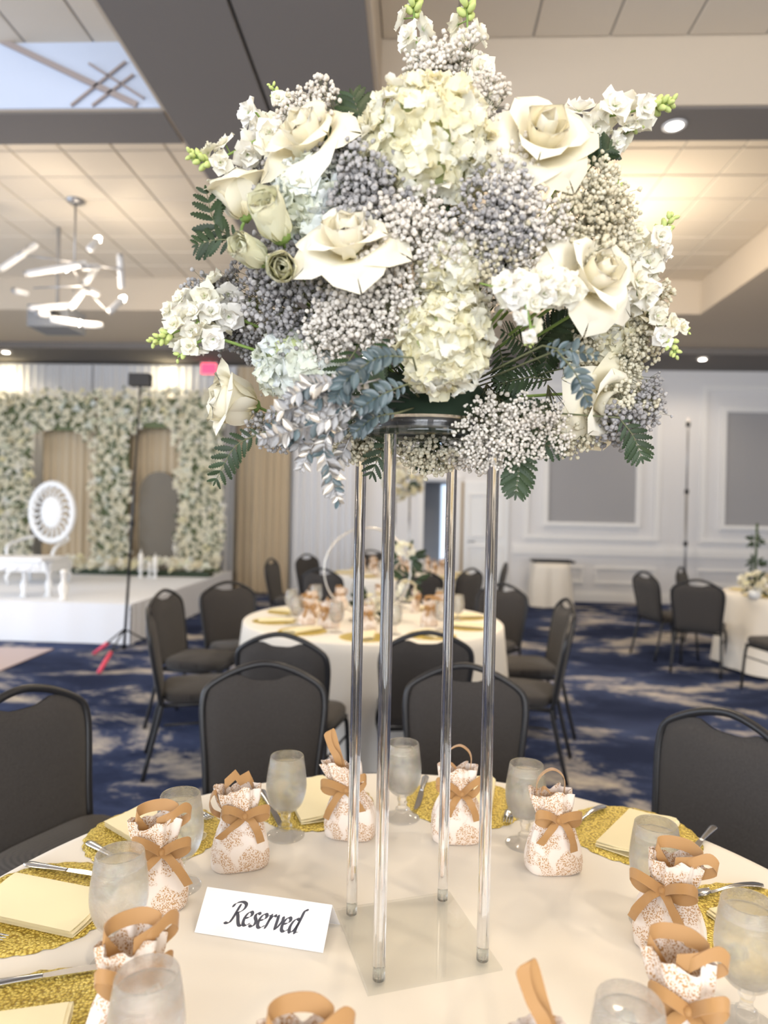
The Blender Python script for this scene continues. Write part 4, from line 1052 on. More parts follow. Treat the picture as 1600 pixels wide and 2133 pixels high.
# ---- folded place card with calligraphy
A_, B_ = G(405, 1943, TZ), G(673, 1986, TZ)
ax = (B_ - A_); cw = ax.length; ax.normalize(); ay = Vector((-ax.y, ax.x, 0))
D_ = G(440, 1850, TZ + .062); rdy = max(.03, min(.07, (D_ - A_).dot(ay))); rh = .062
t = thing('place_card', 'white folded tent card reading Reserved beside the clear stand', 'place card', Matrix(((ax.x, ay.x, 0, A_.x), (ax.y, ay.y, 0, A_.y), (0, 0, 1, TZ + .0008), (0, 0, 0, 1))))
th = .0005
obj('front_panel', MB().add([(0, 0, 0), (cw, 0, 0), (cw + .004, rdy, rh), (.004, rdy, rh), (0, th, 0), (cw, th, 0), (cw + .004, rdy + th, rh - th), (.004, rdy + th, rh - th)], [(0, 1, 2, 3), (7, 6, 5, 4), (0, 4, 5, 1), (1, 5, 6, 2), (2, 6, 7, 3), (3, 7, 4, 0)]), M_['card'], t, smooth=False)
obj('back_panel', MB().add([(.004, rdy, rh), (cw + .004, rdy, rh), (cw + .008, rdy * 2.1, 0), (.008, rdy * 2.1, 0), (.004, rdy + th, rh + th), (cw + .004, rdy + th, rh + th), (cw + .008, rdy * 2.1 + th, 0), (.008, rdy * 2.1 + th, 0)], [(0, 1, 2, 3), (7, 6, 5, 4), (0, 4, 5, 1), (1, 5, 6, 2), (2, 6, 7, 3), (3, 7, 4, 0)]), M_['card'], t, smooth=False)
GL = {
 'R': (1.15, [[(.42, 1.42), (.36, 1.0), (.26, .4), (.14, .06), (-.08, -.02), (-.26, .04)], [(-.12, 1.12), (-.06, 1.36), (.2, 1.52), (.55, 1.58), (.86, 1.44), (.86, 1.12), (.6, .86), (.34, .78)], [(.42, .8), (.6, .55), (.78, .22), (.98, -.02), (1.2, -.04), (1.32, .08)]]),
 'e': (.66, [[(.08, .52), (.32, .56), (.52, .72), (.5, .92), (.34, 1.0), (.14, .84), (.04, .5), (.1, .14), (.3, 0.0), (.5, .08), (.62, .22)]]),
 's': (.56, [[(.52, .88), (.36, 1.0), (.18, .88), (.2, .66), (.38, .44), (.38, .16), (.2, 0.0), (-.02, .1)]]),
 'r': (.58, [[(.02, .88), (.16, .99), (.2, .86), (.15, .4), (.10, .0)], [(.16, .5), (.28, .82), (.46, 1.0), (.58, .92)]]),
 'v': (.74, [[(.0, .86), (.14, 1.0), (.22, .84), (.27, .4), (.32, .02)], [(.32, .02), (.52, .34), (.66, .72), (.6, 1.0)]]),
 'd': (.8, [[(.56, .88), (.36, 1.0), (.14, .8), (.03, .4), (.12, .06), (.3, .04), (.5, .38), (.6, .8)], [(.92, 1.62), (.76, 1.66), (.66, 1.5), (.62, 1.0), (.54, .3), (.6, .02), (.78, .14)]]),
}
ib = MB(); xx = 0; nib = Vector((.112, .080)); txt = 'Reserved'; tw = sum(GL[c][0] for c in txt)
sc_ = .135 / tw; fl = math.hypot(rdy, rh); x0_ = .058; y0_ = fl * .30
def cpos(x, y):
    x2 = x0_ + (x + y * .22) * sc_; y2 = y0_ + y * sc_
    f = y2 / fl; nrm = Vector((0, -rh, rdy)).normalized()
    return Vector((x2 + .004 * f, rdy * f, rh * f)) + nrm * .0004
for c in txt:
    wd, strokes = GL[c]
    for s in strokes:
        pts = catmull([(x + xx, y, 0) for x, y in s], 6); vs = []; fs = []
        for i, p in enumerate(pts):
            tn = (pts[min(i + 1, len(pts) - 1)] - pts[max(i - 1, 0)]).normalized(); nn = Vector((-tn.y, tn.x)) * .022
            if nn.dot(nib) < 0: nn = -nn
            o_ = nib * .75 + nn
            e_ = 1.0 if 1 < i < len(pts) - 2 else .7
            vs += [cpos(p.x - o_.x * e_, p.y - o_.y * e_), cpos(p.x + o_.x * e_, p.y + o_.y * e_)]
        fs = [(2 * i, 2 * i + 1, 2 * i + 3, 2 * i + 2) for i in range(len(pts) - 1)]
        ib.add(vs, fs)
    xx += wd
obj('lettering', ib, M_['ink'], t, smooth=False)

# ================================================================ FLOWER STAND
SCX, SCY, SA = .010, 1.2375, math.radians(19.5)
stand = thing('acrylic_stand', 'tall clear acrylic stand with four rods carrying the bouquet', 'flower stand', TR(SCX, SCY, TZ + .0008, SA))
TOPZ = 1.672 - TZ
def slab(h, z0, z1, c=.002):
    return MB().add([(x, y, z) for z, g in ((z0, h), (z1 - c, h), (z1, h - c)) for x, y in ((-g, -g), (g, -g), (g, g), (-g, g))],
        [(3, 2, 1, 0)] + [(a, (a + 1) % 4, 4 + (a + 1) % 4, 4 + a) for a in range(4)] + [(4 + a, 4 + (a + 1) % 4, 8 + (a + 1) % 4, 8 + a) for a in range(4)] + [(8, 9, 10, 11)])
obj('base_plate', slab(.120, 0, .006), M_['sheet'], stand, smooth=False)
for sx, sy in ((-1, -1), (1, -1), (1, 1), (-1, 1)):
    x, y = sx * .094, sy * .094
    rod = obj('rod', MB().lathe([(0, .0066), (.0100, .0066), (.0106, .0076), (.0106, TOPZ - .001), (.0100, TOPZ - .0003), (0, TOPZ - .0003)], 28), M_['acryl'], stand, Matrix.Translation((x, y, 0)))
    obj('stud', MB().lathe([(0, .0070), (.0072, .0070), (.0072, .026), (.0064, .028), (0, .028)], 16), M_['stud'], rod)
obj('top_plate', MB().lathe([(0, TOPZ), (.150, TOPZ), (.152, TOPZ + .002), (.152, TOPZ + .010), (.150, TOPZ + .012), (0, TOPZ + .012)], 56), M_['sheet'], stand)
obj('top_ring', MB().lathe([(.118, TOPZ + .0125), (.122, TOPZ + .0125), (.124, TOPZ + .034), (.120, TOPZ + .034), (.118, TOPZ + .0125)], 56), M_['acryl'], stand)

# ================================================================ BOUQUET
EC = Vector((0, 0, 0)); _q = P(872, 1066, 1.24); EC = Vector((SCX + .01, SCY, 1.985)); ER = Vector((.355, .27, .30))
def dirv(a, b, c): return (R_ * a + U_ * b - fwd * c).normalized()
def on(px, py, k=1.0):
    q = P(px, py, 1.0) - CP
    o = Vector(((CP.x - EC.x) / (ER.x * k), (CP.y - EC.y) / (ER.y * k), (CP.z - EC.z) / (ER.z * k))); d = Vector((q.x / (ER.x * k), q.y / (ER.y * k), q.z / (ER.z * k)))
    A = d.dot(d); B = 2 * o.dot(d); C = o.dot(o) - 1; D = B * B - 4 * A * C
    t_ = (-B - math.sqrt(D)) / (2 * A) if D > 0 else -B / (2 * A)
    p = CP + q * t_
    n = Vector(((p.x - EC.x) / ER.x ** 2, (p.y - EC.y) / ER.y ** 2, (p.z - EC.z) / ER.z ** 2)).normalized()
    return p, n
FOAM = Vector((SCX, SCY, TZ + TOPZ + .07))
foam = thing('floral_foam', 'dark green foam block under the flowers on the clear top plate', 'floral foam', Vector((SCX, SCY, TZ + TOPZ + .0135)))
obj('foam_block', MB().lathe([(0, 0), (.112, 0), (.116, .01), (.114, .07), (.09, .10), (0, .115)], 32), M_['foam'], foam)
obj('tray', MB().lathe([(.1165, 0), (.1175, 0), (.1175, .02), (.1165, .02), (.1165, 0)], 32), M_['frame'], foam)

def petal_grid(b, M, L_, W_, cup=.2, curl=.0, ruf=.0, nu=4, nv=4, tip=.6, seed=0, narrow=.25):
    r = random.Random(seed); p1, p2 = r.uniform(0, 6), r.uniform(0, 6)
    def fn(u, v):
        s = 2 * u - 1
        w = (narrow + (1 - narrow) * min(1, v / .45) ** .8) * (1 if v < tip else math.sqrt(max(.03, 1 - ((v - tip) / (1 - tip) * .97) ** 2)))
        x = s * W_ * .5 * w; y = L_ * v * (1 - .10 * s * s * v)
        z = cup * L_ * (s * s * .5 * w) + cup * L_ * v * v * .6 - curl * L_ * max(0, v - .6) ** 2 * 6 + ruf * L_ * v * (math.sin(s * 4 + p1) + math.sin(s * 7 + p2) * .5)
        return M @ Vector((x, y, z))
    b.grid(fn, nu, nv)
def rosette(name, mat, layers, seed):
    """layers: (count, tilt from flat, length, width, cup, curl, ruffle)"""
    b = MB(); r = random.Random(seed); off = 0
    for n, tilt, L_, W_, cup, curl, ruf in layers:
        off += r.uniform(.3, .9)
        for k in range(n):
            a = off + 2 * PI * k / n + r.uniform(-.15, .15)
            M = Matrix.Rotation(a, 4, 'Z') @ Matrix.Rotation(tilt + r.uniform(-.15, .15), 4, 'X')
            petal_grid(b, M, L_ * r.uniform(.88, 1.1), W_, cup, curl, ruf, 3, 3, .6, r.random())
    return b.mesh(name, mat)
# ---- hydrangeas: heads of four-petalled florets
def hyd_mesh(mat, s): return rosette('floret', mat, [(4, .22, .0205, .0215, .12, .05, .22)], s)
HYD = {m: [hyd_mesh(M_[m], k) for k in range(4)] for m in ('hyd', 'hydw')}
core_cache = {}
def hydrangea(px, py, R, mat, label, k=.80, sq=(1, 1, .85), n=150, face=None, seed=0):
    p, nrm = on(px, py, k)
    d = dirv(*face) if face else (nrm * .6 - (p - CP).normalized() * .7).normalized()
    t = thing('hydrangea', label, 'hydrangea', facing(p, d), 'hydrangea heads in the bouquet')
    r = random.Random(seed)
    cb = MB().lathe([(0, -R * .3), (R * .5, -R * .25), (R * .78 * sq[0], 0), (R * .7 * sq[0], R * .45), (R * .4, R * .62), (0, R * .68)], 20)
    obj('green_core', cb, plainc('green_core'), t)
    ga = PI * (3 - math.sqrt(5))
    for i in range(n):
        z = 1 - 1.35 * (i + .5) / n; rr_ = math.sqrt(max(0, 1 - z * z)); a = i * ga
        v = Vector((rr_ * math.cos(a), rr_ * math.sin(a), z)); q = Vector((v.x * R * sq[0], v.y * R * sq[1], v.z * R * sq[2])) * r.uniform(.86, 1.05)
        dd = (v + Vector((r.uniform(-.75, .75), r.uniform(-.75, .75), r.uniform(-.5, .5)))).normalized()
        link('floret', HYD[mat][i % 4], t, facing(q, dd, r.uniform(0, 6), r.uniform(.85, 1.15)))
    return t
def plainc(k):
    if k not in core_cache: core_cache[k] = plain('hydrangea_core', (.42, .46, .22), .8)
    return core_cache[k]
def stem_to(p, rad=.0025, mat='stem'):
    m = p.lerp(FOAM, .5) + Vector((0, 0, .01)); return MB().tube(catmull([p, m, FOAM], 4), rad, 6)
hydrangea(884, 318, .100, 'hyd', 'largest cream hydrangea head, at the top centre of the bouquet', .82, seed=1, n=170)
hydrangea(925, 700, .066, 'hyd', 'cream hydrangea head hanging at the lower centre of the bouquet', .90, (1, 1.25, .8), seed=2, n=140, face=(.05, -.15, 1))
hydrangea(626, 758, .066, 'hydw', 'white-green hydrangea head at the lower left of the bouquet', .97, (1.15, .8, .8), seed=3, n=120)
hydrangea(655, 425, .062, 'hydw', 'pale blue-white hydrangea head behind the centre left rose', .86, seed=4, n=120)
hydrangea(940, 558, .045, 'hyd', 'small cream hydrangea tuft just above the lower centre head', .84, seed=5, n=60)
hydrangea(1270, 700, .050, 'hyd', 'cream hydrangea partly hidden below the right rose', .78, seed=6, n=70)
hydrangea(745, 640, .05, 'hydw', 'white hydrangea mostly hidden behind the central baby\'s breath', .70, seed=7, n=60)

# ---- garden roses
def rose_petal(L_, W_, prof, wrap, curl, seed, nu=10, nv=9, point=.35):
    """petal of a rose opening along +Z. prof: (radius, height) along the petal; wrap: bending radius of the sheet"""
    r = random.Random(seed); ph = r.uniform(0, 6)
    pc = catmull([(a, b, 0) for a, b in prof], 4)
    def fn(u, v):
        s = 2 * u - 1; i = v * (len(pc) - 1); j = min(int(i), len(pc) - 2); q = pc[j].lerp(pc[j + 1], i - j)
        w = (.30 + .70 * min(1, v / .5) ** .75) * (1 if v < .62 else math.sqrt(max(0, 1 - ((v - .62) / .38) ** 2)) * (1 - point) + point * max(0, 1 - (v - .62) / .38))
        w = max(w, .02); x = s * W_ * .5 * w
        phi = x / wrap; lat = wrap * math.sin(phi); dr = wrap * (1 - math.cos(phi))
        e = max(0, abs(s) - .5) * 2 * v * v
        rad = q.x - dr + curl * L_ * e * .9; z = q.y - curl * L_ * e * .45 + .012 * L_ * math.sin(5 * s + ph) * v
        return Vector((lat, rad, z))
    b = MB().grid(fn, nu, nv)
    return b
def rose_meshes(name, mat, S, seeds):
    o = {}
    o['core'] = [rose_petal(.5 * S, .75 * S, [(.02 * S, 0), (.10 * S, .22 * S), (.135 * S, .45 * S), (.085 * S, .68 * S)], .125 * S, .0, s, point=.15).mesh('inner_petal', mat) for s in seeds]
    o['in'] = [rose_petal(.6 * S, .95 * S, [(.03 * S, 0), (.18 * S, .2 * S), (.25 * S, .45 * S), (.23 * S, .68 * S)], .24 * S, .08, s, point=.2).mesh('petal', mat) for s in seeds]
    o['mid'] = [rose_petal(.8 * S, 1.22 * S, [(.04 * S, 0), (.24 * S, .13 * S), (.42 * S, .34 * S), (.56 * S, .50 * S), (.66 * S, .50 * S)], .42 * S, .16, s, point=.35).mesh('petal', mat) for s in seeds]
    o['out'] = [rose_petal(1.0 * S, 1.42 * S, [(.04 * S, -.02 * S), (.3 * S, .04 * S), (.56 * S, .20 * S), (.76 * S, .26 * S), (.88 * S, .12 * S)], .75 * S, .26, s, point=.28).mesh('outer_petal', mat) for s in seeds]
    return o
RM = rose_meshes('rose', M_['rose'], .068, (1, 2, 3))
SR = rose_meshes('spray', M_['sprayrose'], .040, (4, 5, 6))
def rose(px, py, d, label, k=.93, scale=1.0, style='open', roll=0, group='white garden roses in the bouquet', ms=None, lift=0, seed=0):
    ms = ms or RM; r = random.Random(seed * 7 + 1)
    p, nrm = on(px, py, k); d = dirv(*d); p = p + d * lift
    t = thing('rose', label, 'rose', facing(p, d, roll, scale), group)
    def ring(kind, n, a0, tiltx, name, sc=1.0):
        for i in range(n):
            a = a0 + 2 * PI * i / n + r.uniform(-.18, .18)
            M = Matrix.Rotation(a, 4, 'Z') @ Matrix.Rotation(tiltx + r.uniform(-.08, .08), 4, 'X') @ Matrix.Scale(sc * r.uniform(.93, 1.06), 4)
            link(name, ms[kind][(i + seed) % 3], t, M)
    ring('core', 3, 0, 0, 'inner_petal', .8); ring('core', 3, .9, -.06, 'inner_petal', 1.05)
    if style == 'open': ring('in', 4, .4, -.12, 'petal'); ring('mid', 3, .1, -.0, 'petal'); ring('out', 5, .8, .0, 'outer_petal')
    elif style == 'cup': ring('in', 4, .4, .0, 'petal'); ring('in', 4, 1.1, -.16, 'petal', 1.15); ring('mid', 4, .2, .25, 'outer_petal')
    else: ring('in', 4, .4, .16, 'petal', 1.05); ring('in', 5, 1.1, .10, 'petal', 1.18); ring('in', 5, .2, .04, 'petal', 1.3)
    st = p - d * .003
    sm = stem_to(t.matrix_world.inverted() @ st); 
    inv = t.matrix_world.inverted(); f = inv @ FOAM
    b = MB().tube(catmull([Vector((0, 0, .004)), Vector((0, 0, -.05)), f], 5), .0028 / scale, 6)
    b.lathe([(0, -.008), (.007, -.004), (.009, .002), (.006, .006)], 8)
    obj('stem', b, M_['stem'], t)
    return t
rose(730, 530, (-.12, .62, .75), 'large white rose at centre left, its bud pointing up', .96, 1.3, seed=1)
rose(1125, 312, (.05, .35, .9), 'large white rose at upper right beside the top hydrangea', .93, 1.3, seed=2, roll=.5)
rose(1215, 592, (.45, .22, .85), 'large white rose at centre right of the bouquet', .97, 1.32, seed=3, roll=1.0)
rose(1245, 835, (.4, -.35, .85), 'white rose at the lower right rim of the bouquet', 1.02, 1.3, seed=4, roll=.3)
rose(530, 845, (-.85, .15, .5), 'half-closed cream rose at the lower left rim', 1.05, 1.65, 'cup', seed=5)
rose(512, 452, (-.25, .9, .3), 'white rose opening upward at the upper left rim', 1.02, 1.35, 'cup', seed=6)
rose(655, 315, (-.45, .5, .75), 'white rose at the upper left behind the fern', .96, 1.3, seed=7)
rose(1165, 500, (.1, .5, .8), 'cream rose half hidden above the right rose', .80, .8, seed=8)
gsr = 'greenish spray rose buds in the bouquet'
rose(585, 490, (-.3, .45, .85), 'largest greenish spray rose bud at upper left', 1.06, 2.0, 'bud', 0, gsr, SR, 0, 1)
rose(545, 540, (-.5, .1, .85), 'greenish spray rose bud, leftmost of the three', 1.07, 1.75, 'bud', 1, gsr, SR, 0, 2)
rose(590, 560, (.1, -.3, .95), 'greenish spray rose bud, lowest of the three', 1.07, 1.65, 'bud', 2, gsr, SR, 0, 3)

# ---- stock spikes
STF = [rosette('floret', M_['stock'], [(4, .1, .023, .023, .1, .05, .14), (4, .55, .017, .018, .2, .0, .16), (3, 1.0, .011, .012, .2, 0, .12)], s) for s in range(5)]
BUD = MB().lathe([(0, 0), (.0035, .003), (.0045, .008), (.003, .013), (0, .0155)], 8).mesh('bud', M_['bud'])
def spike(pts, nf, nb, label, s=1.0, seed=0, group='white stock spikes in the bouquet'):
    """pts: (px, py, depth) from base to tip"""
    r = random.Random(seed); path = catmull([P(*a) for a in pts], 6); o = path[0]
    t = thing('stock_spike', label, 'stock flower', Matrix.Translation(o), group)
    lp = [p - o for p in path]; n = len(lp)
    obj('stem', MB().tube([(FOAM - o) * .35] + lp, [.0028] + [.0028 - .0014 * i / n for i in range(n)], 6), M_['stem'], t)
    for i in range(nf):
        f = .02 + .72 * i / max(1, nf - 1); j = min(int(f * (n - 1)), n - 2); p = lp[j].lerp(lp[j + 1], f * (n - 1) - j)
        tan = (lp[j + 1] - lp[j]).normalized(); a = i * 2.4 + r.uniform(-.4, .4); u_ = tan.orthogonal().normalized(); v_ = tan.cross(u_)
        d = (u_ * math.cos(a) + v_ * math.sin(a)); q = p + d * .016 * s
        d2 = (d + tan * .4 - fwd * .35).normalized()
        link('floret', STF[i % 5], t, facing(q, d2, r.uniform(0, 6), s * 1.32 * (1.05 - .35 * f) * r.uniform(.85, 1.1)))
        if i % 2 == 0: obj('pedicel', MB().tube([p, q], .0012, 5), M_['stem'], t)
    for i in range(nb):
        f = .74 + .26 * i / max(1, nb - 1); j = min(int(f * (n - 1)), n - 2); p = lp[j].lerp(lp[j + 1], f * (n - 1) - j)
        tan = (lp[j + 1] - lp[j]).normalized(); a = i * 2.4; u_ = tan.orthogonal().normalized(); v_ = tan.cross(u_)
        d = (u_ * math.cos(a) + v_ * math.sin(a) + tan * .9).normalized()
        link('bud', BUD, t, facing(p + d * .002, d, 0, s * (1.25 - .5 * (f - .74) / .26)))
    return t
spike([(640, 300, 1.14), (560, 285, 1.12), (480, 320, 1.10), (438, 338, 1.09), (398, 322, 1.08)], 10, 12, 'stock spike reaching far left at the upper left', 1.0, 1)
spike([(590, 300, 1.16), (545, 250, 1.15), (528, 225, 1.15)], 5, 0, 'short white stock cluster above the far left spike', 1.1, 2)
spike([(690, 290, 1.22), (640, 240, 1.22), (590, 215, 1.21), (566, 178, 1.2)], 8, 7, 'small stock spike with a green tip left of the fern', .75, 3)
spike([(880, 190, 1.22), (872, 110, 1.21), (862, 50, 1.2), (866, -12, 1.19)], 7, 12, 'left of the two tall stock spikes at the very top', 1.15, 4)
spike([(990, 210, 1.24), (983, 140, 1.23), (974, 60, 1.22), (974, -20, 1.21)], 7, 12, 'right of the two tall stock spikes at the very top', 1.25, 5)
spike([(1150, 300, 1.16), (1215, 255, 1.15), (1290, 238, 1.14), (1350, 225, 1.14), (1398, 214, 1.13)], 11, 12, 'stock spike reaching right at the upper right', 1.2, 6)
spike([(1200, 330, 1.16), (1260, 300, 1.16), (1300, 280, 1.15), (1332, 262, 1.15)], 7, 6, 'second stock spike just below the upper right one', .85, 7)
spike([(1290, 640, 1.18), (1335, 570, 1.17), (1362, 510, 1.16), (1400, 452, 1.15)], 13, 12, 'stock spike standing at the right rim of the bouquet', 1.1, 8)
spike([(1300, 600, 1.14), (1350, 650, 1.14), (1385, 690, 1.13), (1408, 738, 1.12)], 9, 10, 'stock spike drooping at the right rim of the bouquet', .9, 9)
spike([(1350, 650, 1.16), (1400, 680, 1.15), (1432, 690, 1.15)], 2, 5, 'tiny stock tip farthest right of the bouquet', .6, 10)
spike([(470, 600, 1.17), (420, 625, 1.16), (375, 650, 1.15), (360, 690, 1.14)], 9, 0, 'stock cluster filling out the left rim', 1.0, 18)
spike([(440, 700, 1.14), (400, 720, 1.13), (370, 745, 1.13)], 5, 3, 'lowest stock florets at the left rim', .8, 19)
spike([(470, 650, 1.16), (420, 670, 1.14), (370, 690, 1.13), (318, 712, 1.12)], 13, 12, 'stock spike at the left rim with green buds', .95, 11)
spike([(1180, 600, .98), (1140, 600, .96), (1090, 610, .94), (1040, 600, .95), (1000, 590, .97)], 18, 0, 'full white stock cluster at the front right of centre', .85, 12)
spike([(1090, 590, .95), (1097, 640, .93), (1106, 690, .93), (1100, 715, .94)], 6, 8, 'green-stemmed stock tip hanging at the front right of centre', .6, 13)
spike([(1250, 620, 1.08), (1300, 590, 1.08), (1340, 620, 1.10), (1370, 600, 1.12)], 12, 0, 'stock cluster filling the right side beside the right rose', 1.0, 15)
spike([(1270, 480, 1.12), (1310, 500, 1.12), (1340, 480, 1.12)], 7, 0, 'stock florets above the right rim stock', .95, 16)
spike([(560, 330, 1.12), (600, 300, 1.12), (640, 280, 1.13)], 6, 0, 'stock florets at the root of the far left spike', 1.1, 17)
spike([(1200, 420, 1.1), (1240, 400, 1.12), (1275, 420, 1.13), (1290, 370, 1.14)], 8, 5, 'stock cluster between the upper right rose and rim', .75, 14)

# ---- baby's breath sprays
LMK = [(884, 318, 'top hydrangea'), (925, 700, 'lower centre hydrangea'), (626, 758, 'lower left hydrangea'), (662, 425, 'pale hydrangea behind the centre left rose'), (730, 530, 'centre left rose'), (1125, 312, 'upper right rose'),
       (1215, 592, 'centre right rose'), (1245, 835, 'lower right rose'), (500, 845, 'lower left rose'), (500, 430, 'upper left rim rose'), (640, 310, 'upper left rose behind the fern'), (556, 510, 'trio of green rosebuds'),
       (1080, 610, 'front white stock cluster'), (1350, 570, 'right rim stock'), (370, 690, 'left rim stock'), (1290, 240, 'upper right stock'), (590, 215, 'small upper left stock'), (925, 90, 'two tall top stocks'),
       (1080, 960, 'hanging fern'), (870, 905, 'rod tops'), (650, 860, 'silver leaf sprays'), (780, 770, 'blue-green leaf spray'), (1000, 480, 'gap between the hydrangeas'), (1300, 740, 'drooping right stock'), (520, 640, 'left grey cloud'), (1210, 440, 'upper right cream cloud'), (800, 620, 'centre of the bouquet')]
_used = {}
def where(what, px, py):
    for x, y, nm in sorted(LMK, key=lambda l: (l[0] - px) ** 2 + (l[1] - py) ** 2)[:6]:
        dx, dy = px - x, py - y; h = 'left' if dx < 0 else 'right'; v = 'above' if dy < 0 else 'below'
        far = math.hypot(dx, dy)
        rel = ('over' if far < 14 else v if abs(dy) > 2.2 * abs(dx) else ('%s of' % h) if abs(dx) > 2.2 * abs(dy) else '%s and %s of' % (v, h))
        for adv in (('just ' if far < 50 else 'some way ' if far > 90 else ''), 'closely ' if far < 50 else 'a little '):
            lb = '%s %s%s the %s' % (what, adv if rel != 'over' else '', rel, nm)
            if len(lb.split()) > 16: continue
            if lb not in _used: _used[lb] = 1; return lb
    return lb
def pom_mesh(seed):
    """a tiny double blossom: a ruffled ball with a pit on top"""
    r = random.Random(seed); b = MB(); n = 7
    prof = [(0, -.75), (.62, -.55), (1.0, .05), (.78, .62), (.40, .72), (0, .30)]; vs = []; rings = []
    for q, (rad, z) in enumerate(prof):
        if rad == 0: rings.append([len(vs)]); vs.append((0, 0, z)); continue
        rings.append(list(range(len(vs), len(vs) + n)))
        for k in range(n):
            a = 2 * PI * (k + .5 * (q % 2)) / n; rr_ = rad * (1 + r.uniform(-.22, .22)); vs.append((rr_ * math.cos(a), rr_ * math.sin(a), z + r.uniform(-.15, .15)))
    fs = []
    for a, c in zip(rings, rings[1:]):
        for k in range(n):
            l = (k + 1) % n
            if len(a) == 1: fs.append((a[0], c[l], c[k]))
            elif len(c) == 1: fs.append((a[k], a[l], c[0]))
            else: fs.append((a[k], a[l], c[l], c[k]))
    return b.add(vs, fs).mesh('tmp', M_['gyp'])
def gyp_meshes(mat, seed):
    r = random.Random(seed); bl = MB(); stm = MB(); heads = []
    base = pom_mesh(seed); bv = [v.co.copy() for v in base.vertices]; bf = [tuple(p.vertices) for p in base.polygons]
    R = .052
    for k in range(14):
        a = r.uniform(0, 6.28); c_ = r.uniform(0, 1) ** .5
        b0 = Vector((math.cos(a) * c_ * R * .85, math.sin(a) * c_ * R * .85, .066 + .028 * math.sqrt(max(0, 1 - c_ * c_)) + r.uniform(-.012, .012)))
        mid = b0 * .55 + Vector((0, 0, .004)); stm.tube([(0, 0, 0), mid, b0 * .86], [.0009, .0006, .0005], 3)
        for j in range(7):
            e = b0 + Vector((r.uniform(-1, 1), r.uniform(-1, 1), r.uniform(-.5, .8))) * .017
            stm.tube([b0 * .86, e], .0004, 3)
            Mx = facing(e, Vector((e.x * 8, e.y * 8, 1)) + Vector((r.uniform(-.8, .8), r.uniform(-.8, .8), 0)), r.uniform(0, 6), r.uniform(.0031, .0052))
            bl.add([Mx @ v for v in bv], bf)
    return bl.mesh('blossoms', M_[mat]), stm.mesh('twigs', M_['twig'])
GYP = {m: [gyp_meshes(m, s) for s in range(4)] for m in ('gyp', 'gypcool', 'gypwarm')}
ng = 0
def gyp(px, py, mat, region, k=.95, s=1.0, d=None):
    global ng; ng += 1
    p, n = on(px, py, k)
    if d: p = P(px, py, d); n = dirv(.2, -.5, 1)
    q = (n + Vector((rnd.uniform(-.35, .35), rnd.uniform(-.35, .35), rnd.uniform(-.3, .3)))).normalized()
    q = (q - (p - CP).normalized() * .4).normalized()
    tint = {'gyp': 'white', 'gypcool': 'silvery grey', 'gypwarm': 'cream'}[mat]
    t = thing('babys_breath_spray', where(tint + " baby's breath spray", px, py), "baby's breath", facing(p - q * .080 * s, q, rnd.uniform(0, 6), s), "baby's breath sprays %s" % region)
    bm, sm = GYP[mat][ng % 4]
    b = link('blossoms', bm, t); b['kind'] = 'stuff'; link('twigs', sm, t)
regions = [  (1060, 570, 45, 45, 5, 'gyp', 'in the middle between the hydrangeas', .86), (1040, 520, 40, 30, 3, 'gypwarm', 'in the middle between the hydrangeas', .90),
  # cx, cy, rx, ry, n, material, region, k
    (500, 640, 95, 85, 11, 'gypcool', 'of silvery grey tint at the left', .97), (560, 680, 70, 60, 4, 'gypcool', 'of silvery grey tint at the left', .95), (450, 610, 45, 45, 4, 'gypcool', 'of silvery grey tint at the left', 1.02),
    (580, 350, 30, 50, 3, 'gypcool', 'of silvery grey tint at the upper left', 1.0), (720, 360, 40, 35, 3, 'gypcool', 'of silvery grey tint at the upper left', .93), (655, 235, 50, 25, 4, 'gyp', 'beside the small upper left stock', 1.02),
    (715, 650, 80, 65, 9, 'gyp', 'in white below the centre left rose', .95), (770, 420, 40, 40, 4, 'gypcool', 'left of the top hydrangea foot', .93),
    (870, 490, 90, 45, 7, 'gyp', 'in the middle between the hydrangeas', .93), (1010, 450, 80, 60, 6, 'gypcool', 'in the middle between the hydrangeas', .93), (1090, 480, 60, 40, 5, 'gyp', 'in the middle between the hydrangeas', .92), (830, 590, 50, 45, 4, 'gyp', 'in the middle between the hydrangeas', .93),
    (1210, 430, 70, 60, 6, 'gypwarm', 'of cream tint at the upper right', .95), (1260, 520, 60, 50, 5, 'gypwarm', 'of cream tint at the upper right', .96), (1060, 350, 30, 60, 4, 'gyp', 'of cream tint at the upper right', .9),
    (1300, 660, 70, 90, 7, 'gypwarm', 'of cream tint at the right', .97), (1290, 790, 60, 70, 7, 'gypwarm', 'of cream tint at the right', 1.0), (1200, 720, 50, 50, 4, 'gypwarm', 'of cream tint at the right', .9), (1320, 860, 35, 50, 4, 'gypcool', 'of cream tint at the right', 1.02),
    (1070, 905, 75, 45, 8, 'gyp', 'in bright white along the lower right rim', 1.02), (990, 945, 50, 22, 3, 'gyp', 'in bright white along the lower right rim', 1.05), (1190, 905, 60, 25, 4, 'gypwarm', 'in bright white along the lower right rim', 1.0),
    (910, 140, 55, 40, 7, 'gyp', 'at the top between the two tall spikes', 1.0), (990, 190, 30, 25, 2, 'gyp', 'at the top between the two tall spikes', 1.0),
    (560, 900, 45, 30, 4, 'gypcool', 'of silvery grey tint at the lower left rim', 1.02), (760, 930, 60, 20, 4, 'gypwarm', 'under the bouquet beside the rod tops', 1.02), (880, 940, 50, 18, 3, 'gypwarm', 'under the bouquet beside the rod tops', 1.05), (590, 800, 30, 30, 2, 'gyp', 'of silvery grey tint at the lower left rim', .9),
    (640, 580, 30, 40, 2, 'gypcool', 'of silvery grey tint at the left', .9), (545, 560, 60, 30, 3, 'gypcool', 'of silvery grey tint at the left', .97),
]
